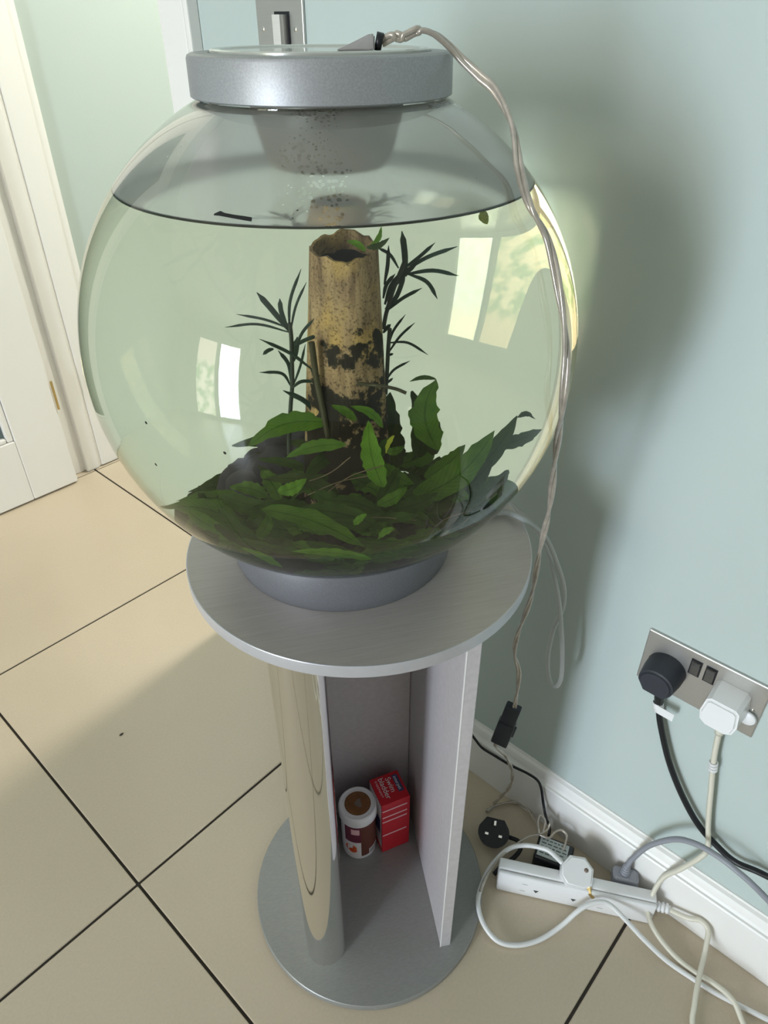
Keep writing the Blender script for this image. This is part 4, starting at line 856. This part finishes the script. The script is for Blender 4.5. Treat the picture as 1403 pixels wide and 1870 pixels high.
# extension lead standing on its edge
E0 = V3((.1248, -.1530, .0006)); EU = V3((.1114, -.1998, 0)).normalized(); EN = V3((EU.y, -EU.x, 0))   # EN: out of the socket face
EL = .2330
ext = empty('extension_lead', E0+EU*EL*.5, 'white extension lead with sockets lying on its edge by the skirting', 'extension lead')
ME = Matrix(((EU.x, 0, EN.x, E0.x), (EU.y, 0, EN.y, E0.y), (0, 1, 0, E0.z), (0, 0, 0, 1)))     # x along, y up, z out of the face
bm = box_bm(0, EL, 0, .0510, -.0260, -.0080, .0030, 3); bm.transform(ME); o = from_bm('body', bm, M['whitepl'], ext); fix(o, 40)
bm = box_bm(.0005, EL-.0005, .0005, .0500, -.0075, 0, .0030, 3); bm.transform(ME); o = from_bm('cover', bm, M['whitepl'], ext); fix(o, 40)
def tri(x, y, s, parent, mat, z=.0003):
    bm = bmesh.new(); bm.faces.new([bm.verts.new(ME @ V3(q)) for q in ((x-s, y+s*.7, z), (x+s, y+s*.7, z), (x, y-s*.9, z))]); return from_bm('hole_shade', bm, mat, parent)
for x in (.060, .116, .176): tri(x, .0205, .0042, ext, M['printshade'])  # flat dark triangles painted as the shade inside the earth holes
for x in (.060, .176):
    for y, dx in ((.034, -.018), (.015, -.020)):
        bm = bmesh.new(); bm.faces.new([bm.verts.new(ME @ V3(q)) for q in ((x+dx-.004, y-.0007, .0002), (x+dx+.004, y-.0007, .0002), (x+dx+.004, y+.0007, .0002), (x+dx-.004, y+.0007, .0002))]); from_bm('marking', bm, M['labelgr'], ext)
tube('cable_grip', [ME @ V3((EL-.002, .030, -.014)), ME @ V3((EL+.012, .030, -.014)), ME @ V3((EL+.022, .030, -.013))], .0058, M['whitepl'], ext, 3, 10)
for k in range(3):
    bm = lathe_bm([(.005, -.0018), (.0076, -.0015), (.0076, .0015), (.005, .0018)], 14); bm.transform(frame(ME @ V3((EL+.006+k*.006, .030, -.014)), (0, 0, 1), EN) @ Matrix.Rotation(0, 4, 'X')); 
    from_bm('grip_ring', bm, M['whitepl'], ext, True)
g1 = ME @ V3((EL+.020, .030, -.013))
tube('cable', [g1, (.2600, -.3950, .0420), (.2650, -.4100, .0480), (.2620, -.4230, .0440), (.2480, -.4290, .0330), (.2340, -.4330, .0260), (.2020, -.4390, .0240), (.1729, -.4469, .0180), (.1450, -.4590, .0080), (.11, -.50, .0040), (.07, -.66, .0040), (.10, -.90, .0040), (.16, -1.2, .0040)], .0037, M['creamfl'], ext)

# white plug half pulled out of the middle outlet, with its long white flex
ep = empty('power_plug', (.205, -.24, .05), 'white plug half pulled out of the extension lead, brass pin showing', 'plug')
pn = (EN*.42+V3((0, 0, 1))*.90).normalized(); po = V3((.2010, -.2420, .0560))
px = (EU-pn*EU.dot(pn)).normalized(); py = pn.cross(px)
mw = Matrix(((-py.x, px.x, pn.x, po.x), (-py.y, px.y, pn.y, po.y), (-py.z, px.z, pn.z, po.z), (0, 0, 0, 1)))
mw = Matrix(((px.x, py.x, pn.x, po.x), (px.y, py.y, pn.y, po.y), (px.z, py.z, pn.z, po.z), (0, 0, 0, 1)))
hexo = [(-.0245, .006), (-.0120, .0225), (.0110, .0235), (.0245, .0090), (.0235, -.0140), (.0120, -.0215), (-.0140, -.0205), (-.0240, -.0090)]
plug_body('body', hexo, .0170, .93, mw, M['whitepl'], ep, .0022)
bm = lathe_bm([(0, .0004), (.0032, .0002), (.0032, -.001)], 16); bm.transform(mw @ Matrix.Translation((.0125, .0050, .0172))); from_bm('screw', bm, M['greypr'], ep, True)
ed = (-EN*.6+V3((0, 0, -1))*.9+EU*.25).normalized()
bm = sweep_bm([V3((.1985, -.2655, .0540)), V3((.1932, -.2712, .0480)), V3((.1945, -.2775, .0405))], [.0038, .0038, .0030], 4); from_bm('pin', bm, M['brass'], ep)
tube('cable', [(.1960, -.2200, .0640), (.1985, -.2060, .0640), (.1980, -.1890, .0640), (.1860, -.1600, .0560), (.1660, -.1420, .0480), (.1320, -.1345, .0320), (.0950, -.1420, .0250), (.0745, -.1550, .0220), (.0620, -.1760, .0170), (.0610, -.2010, .0100), (.0760, -.2235, .0060), (.1040, -.2440, .0060), (.1370, -.2590, .0160), (.1660, -.2720, .0420), (.1850, -.2860, .0520), (.1950, -.3020, .0520), (.1960, -.3300, .0420), (.1980, -.3620, .0250), (.2030, -.3960, .0080), (.2070, -.4290, .0045), (.2110, -.4660, .0050), (.2240, -.5200, .0050), (.24, -.59, .0045), (.25, -.80, .0045), (.245, -1.2, .0045)], .0037, M['whitefl'], ep)

# grey plug behind the lead and its flex
gp = empty('power_plug', (.258, -.296, .02), 'grey plug pushed in behind the extension lead', 'plug')
gm = frame((.2560, -.2960, .0330), EU, V3((0, 0, 1)).cross(EU)*-1)
plug_body('body', rrect(.040, .024, .006, 3), .016, .9, Matrix(((EU.x, -EN.x, 0, .2545), (EU.y, -EN.y, 0, -.2985), (0, 0, 1, .0350), (0, 0, 0, 1))), M['greyfl'], gp, .003)
for k in range(4):
    bm = lathe_bm([(0, 0), (.0078-k*.0007, 0), (.0074-k*.0007, .0045), (0, .0045)], 16); bm.transform(Matrix.Translation((.2550, -.2960, .0512+k*.0050))); from_bm('cable_grip', bm, M['greyfl'], gp, True)
tube('cable', [(.2550, -.2960, .0690), (.2550, -.2975, .0800), (.2550, -.2995, .0940), (.2550, -.3135, .1447), (.2550, -.3385, .1910), (.2520, -.3628, .2140), (.2500, -.3897, .2215), (.2480, -.4176, .2210), (.2480, -.4581, .2070), (.25, -.56, .15), (.252, -.70, .05), (.25, -.85, .0050), (.235, -1.2, .0045)], .0040, M['greyfl'], gp)

# power adaptor with a printed label, and its thin black lead along the skirting
ad = empty('power_adaptor', (.225, -.190, 0), 'black power adaptor with a grey printed label behind the extension lead', 'adaptor')
AXd = V3((.0150, -.0450, 0)).normalized(); AYd = V3((-AXd.y, AXd.x, 0)); AO = V3((.2165, -.1700, .0006))
MA = Matrix(((AXd.x, AYd.x, 0, AO.x), (AXd.y, AYd.y, 0, AO.y), (0, 0, 1, AO.z), (0, 0, 0, 1)))
bm = box_bm(-.003, .054, -.030, .012, 0, .0440, .004, 3); bm.transform(MA); o = from_bm('body', bm, M['blackpl'], ad); fix(o, 40)
def aq(name, x0, x1, y0, y1, z, mat, parent=ad):
    bm = bmesh.new(); bm.faces.new([bm.verts.new(MA @ V3(q)) for q in ((x0, y0, z), (x1, y0, z), (x1, y1, z), (x0, y1, z))]); return from_bm(name, bm, mat, parent)
lb = aq('label', .001, .046, -.0255, .0080, .0442, M['labelgr'])
rng = random.Random(4)
for k in range(5):
    x = .004
    while x < .040:
        l = rng.uniform(.003, .008); aq('print_line', x, min(x+l, .044), .0040-k*.0058-.0012, .0040-k*.0058+.0006, .0444, M['printshade'], lb); x += l+.002
tube('cable', [(.262, .12, .075), (.263, .03, .125), (.2635, .0005, .1068), (.2660, -.0171, .0912), (.2660, -.0420, .0930), (.2660, -.0748, .0969), (.2660, -.1057, .1050), (.2640, -.1260, .1085), (.2630, -.1362, .0973), (.2600, -.1464, .0680), (.2520, -.1580, .0540), (.2420, -.1720, .0500), (.2350, -.1760, .0380)], .0022, M['blackpl'], ad)

# black plug on its back on the tiles
fp = empty('power_plug', (.19, -.11, 0), 'black plug lying pins up on the tiles beside the stand base', 'plug')
fn = V3((-.35, -.20, .92)).normalized(); fx = V3((.45, -.88, 0)); fx = (fx-fn*fx.dot(fn)).normalized(); fy = fn.cross(fx); fo = V3((.1840, -.1050, .0335))
mwf = Matrix(((fx.x, fy.x, fn.x, fo.x), (fx.y, fy.y, fn.y, fo.y), (fx.z, fy.z, fn.z, fo.z), (0, 0, 0, 1)))
bm = bmesh.new()
plug_body('body', [(x*1.03, y*1.03) for x, y in dome], .024, .88, mwf @ Matrix.Rotation(math.pi, 4, 'X'), M['blackpl'], fp, .003)
for x, y, w, h in ((0, .012, .004, .0075), (-.011, -.006, .006, .004), (.011, -.006, .006, .004)):
    bm = box_bm(x-w/2, x+w/2, y-h/2, y+h/2, 0, .013, .0004, 1); bm.transform(mwf); from_bm('pin', bm, M['chrome'], fp)
tube('cable', [fo+fx*.022-fn*.012, (.2020, -.1420, .0260), (.1960, -.1500, .0200), (.1800, -.1480, .0120), (.1600, -.1400, .0060), (.1420, -.1380, .0045)], .0035, M['blackpl'], fp)

# clear twisted lamp flex with its inline switch
lc = empty('lamp_cable', loc(.042, -.025, 1.108), 'clear twisted lamp cable hanging from the lid down the right of the bowl', 'cable')
main = [loc(.042, -.025, 1.1090), loc(.050, -.026, 1.1120), loc(.056, -.027, 1.1115), loc(.066, -.027, 1.1150), loc(.076, -.027, 1.1130), loc(.0855, -.027, 1.1070), loc(.0955, -.030, 1.0985), V3((.0330, -.0900, 1.0902)), V3((.0350, -.1020, 1.0820)),
        V3((.0330, -.1190, 1.0630)), V3((.0249, -.1325, 1.0402)), V3((.0134, -.1500, 1.0222)), V3((.0187, -.1636, 1.0012)), V3((.0143, -.1800, .9695)), V3((.0154, -.1902, .9335)), V3((.0148, -.1940, .8931))]
tail = CABLE_TAIL
def twisted(path, r_off, r, turns_per_m, name, mat, parent):
    P = spline(path, 10); s = 0; acc = [0]
    for a, b in zip(P[:-1], P[1:]): s += (b-a).length; acc.append(s)
    for ph in (0, math.pi):
        Q = []
        for i, p in enumerate(P):
            t = (P[min(i+1, len(P)-1)]-P[max(i-1, 0)]).normalized(); u = V3((0.6, -.75, .1)); u = (u-t*u.dot(t)).normalized(); w = t.cross(u); a = ph+acc[i]*turns_per_m*2*math.pi
            Q.append(p+(u*math.cos(a)+w*math.sin(a))*r_off)
        from_bm(name, sweep_bm(Q, r, 8), mat, parent, True)
full = main+[V3(q) for q in tail]
twisted(full, .0015, .0018, 7, 'strand', M['clearflex'], lc)
# inline switch
SA, SB = V3(SWITCH[0]), V3(SWITCH[1]); sx = (SB-SA); sl = sx.length; sx.normalize()
sz_ = (V3((-.411, -.409, 1.122))-SA).normalized(); sy = sz_.cross(sx).normalized(); sz_ = sx.cross(sy)
MS = Matrix(((sx.x, sy.x, sz_.x, SA.x), (sx.y, sy.y, sz_.y, SA.y), (sx.z, sy.z, sz_.z, SA.z), (0, 0, 0, 1)))
isw = tag(empty('inline_switch', SA), None, None)
bm = box_bm(0, sl, -.0105, .0105, -.008, .0035, .0022, 2); box_bm(sl*.42, sl, -.0118, .0118, -.0085, .0055, .0022, 2, bm=bm); bm.transform(MS); isw_o = from_bm('inline_switch', bm, M['blackpl2'], lc); fix(isw_o, 40)
bpy.data.objects.remove(isw)
bm = box_bm(sl*.46, sl*.70, .0098, .0140, -.0035, .0020, .001, 1); bm.transform(MS); from_bm('rocker', bm, M['blackpl'], isw_o)
twisted(CABLE_LOW, .0011, .0018, 10, 'strand', M['clearflex'], lc)
for pts in CABLE_LOOPS: tube('loop', pts, .0019, M['clearflex'], lc, 8, 8)

# milky air hose: from behind the base ring over the disc and hanging in a loop
ah = tube('air_hose', AIR_HOSE, .0030, M['tubewhite'], None, 8, 10)
tag(ah, 'milky plastic air hose looping down behind the stand top', 'hose')
# crumbs on the tiles
for (x, y, r) in ((-.1123, .5459, .0045),):
    bm = bmesh.new(); bmesh.ops.create_icosphere(bm, subdivisions=2, radius=1, matrix=Matrix.Translation((x, y, .0016)) @ Matrix.Diagonal((r, r*.45, .0016, 1))); 
    tag(from_bm('crumb', bm, M['skirtdark'], None, True), 'small dark crumb on the cream floor tiles', 'crumb')
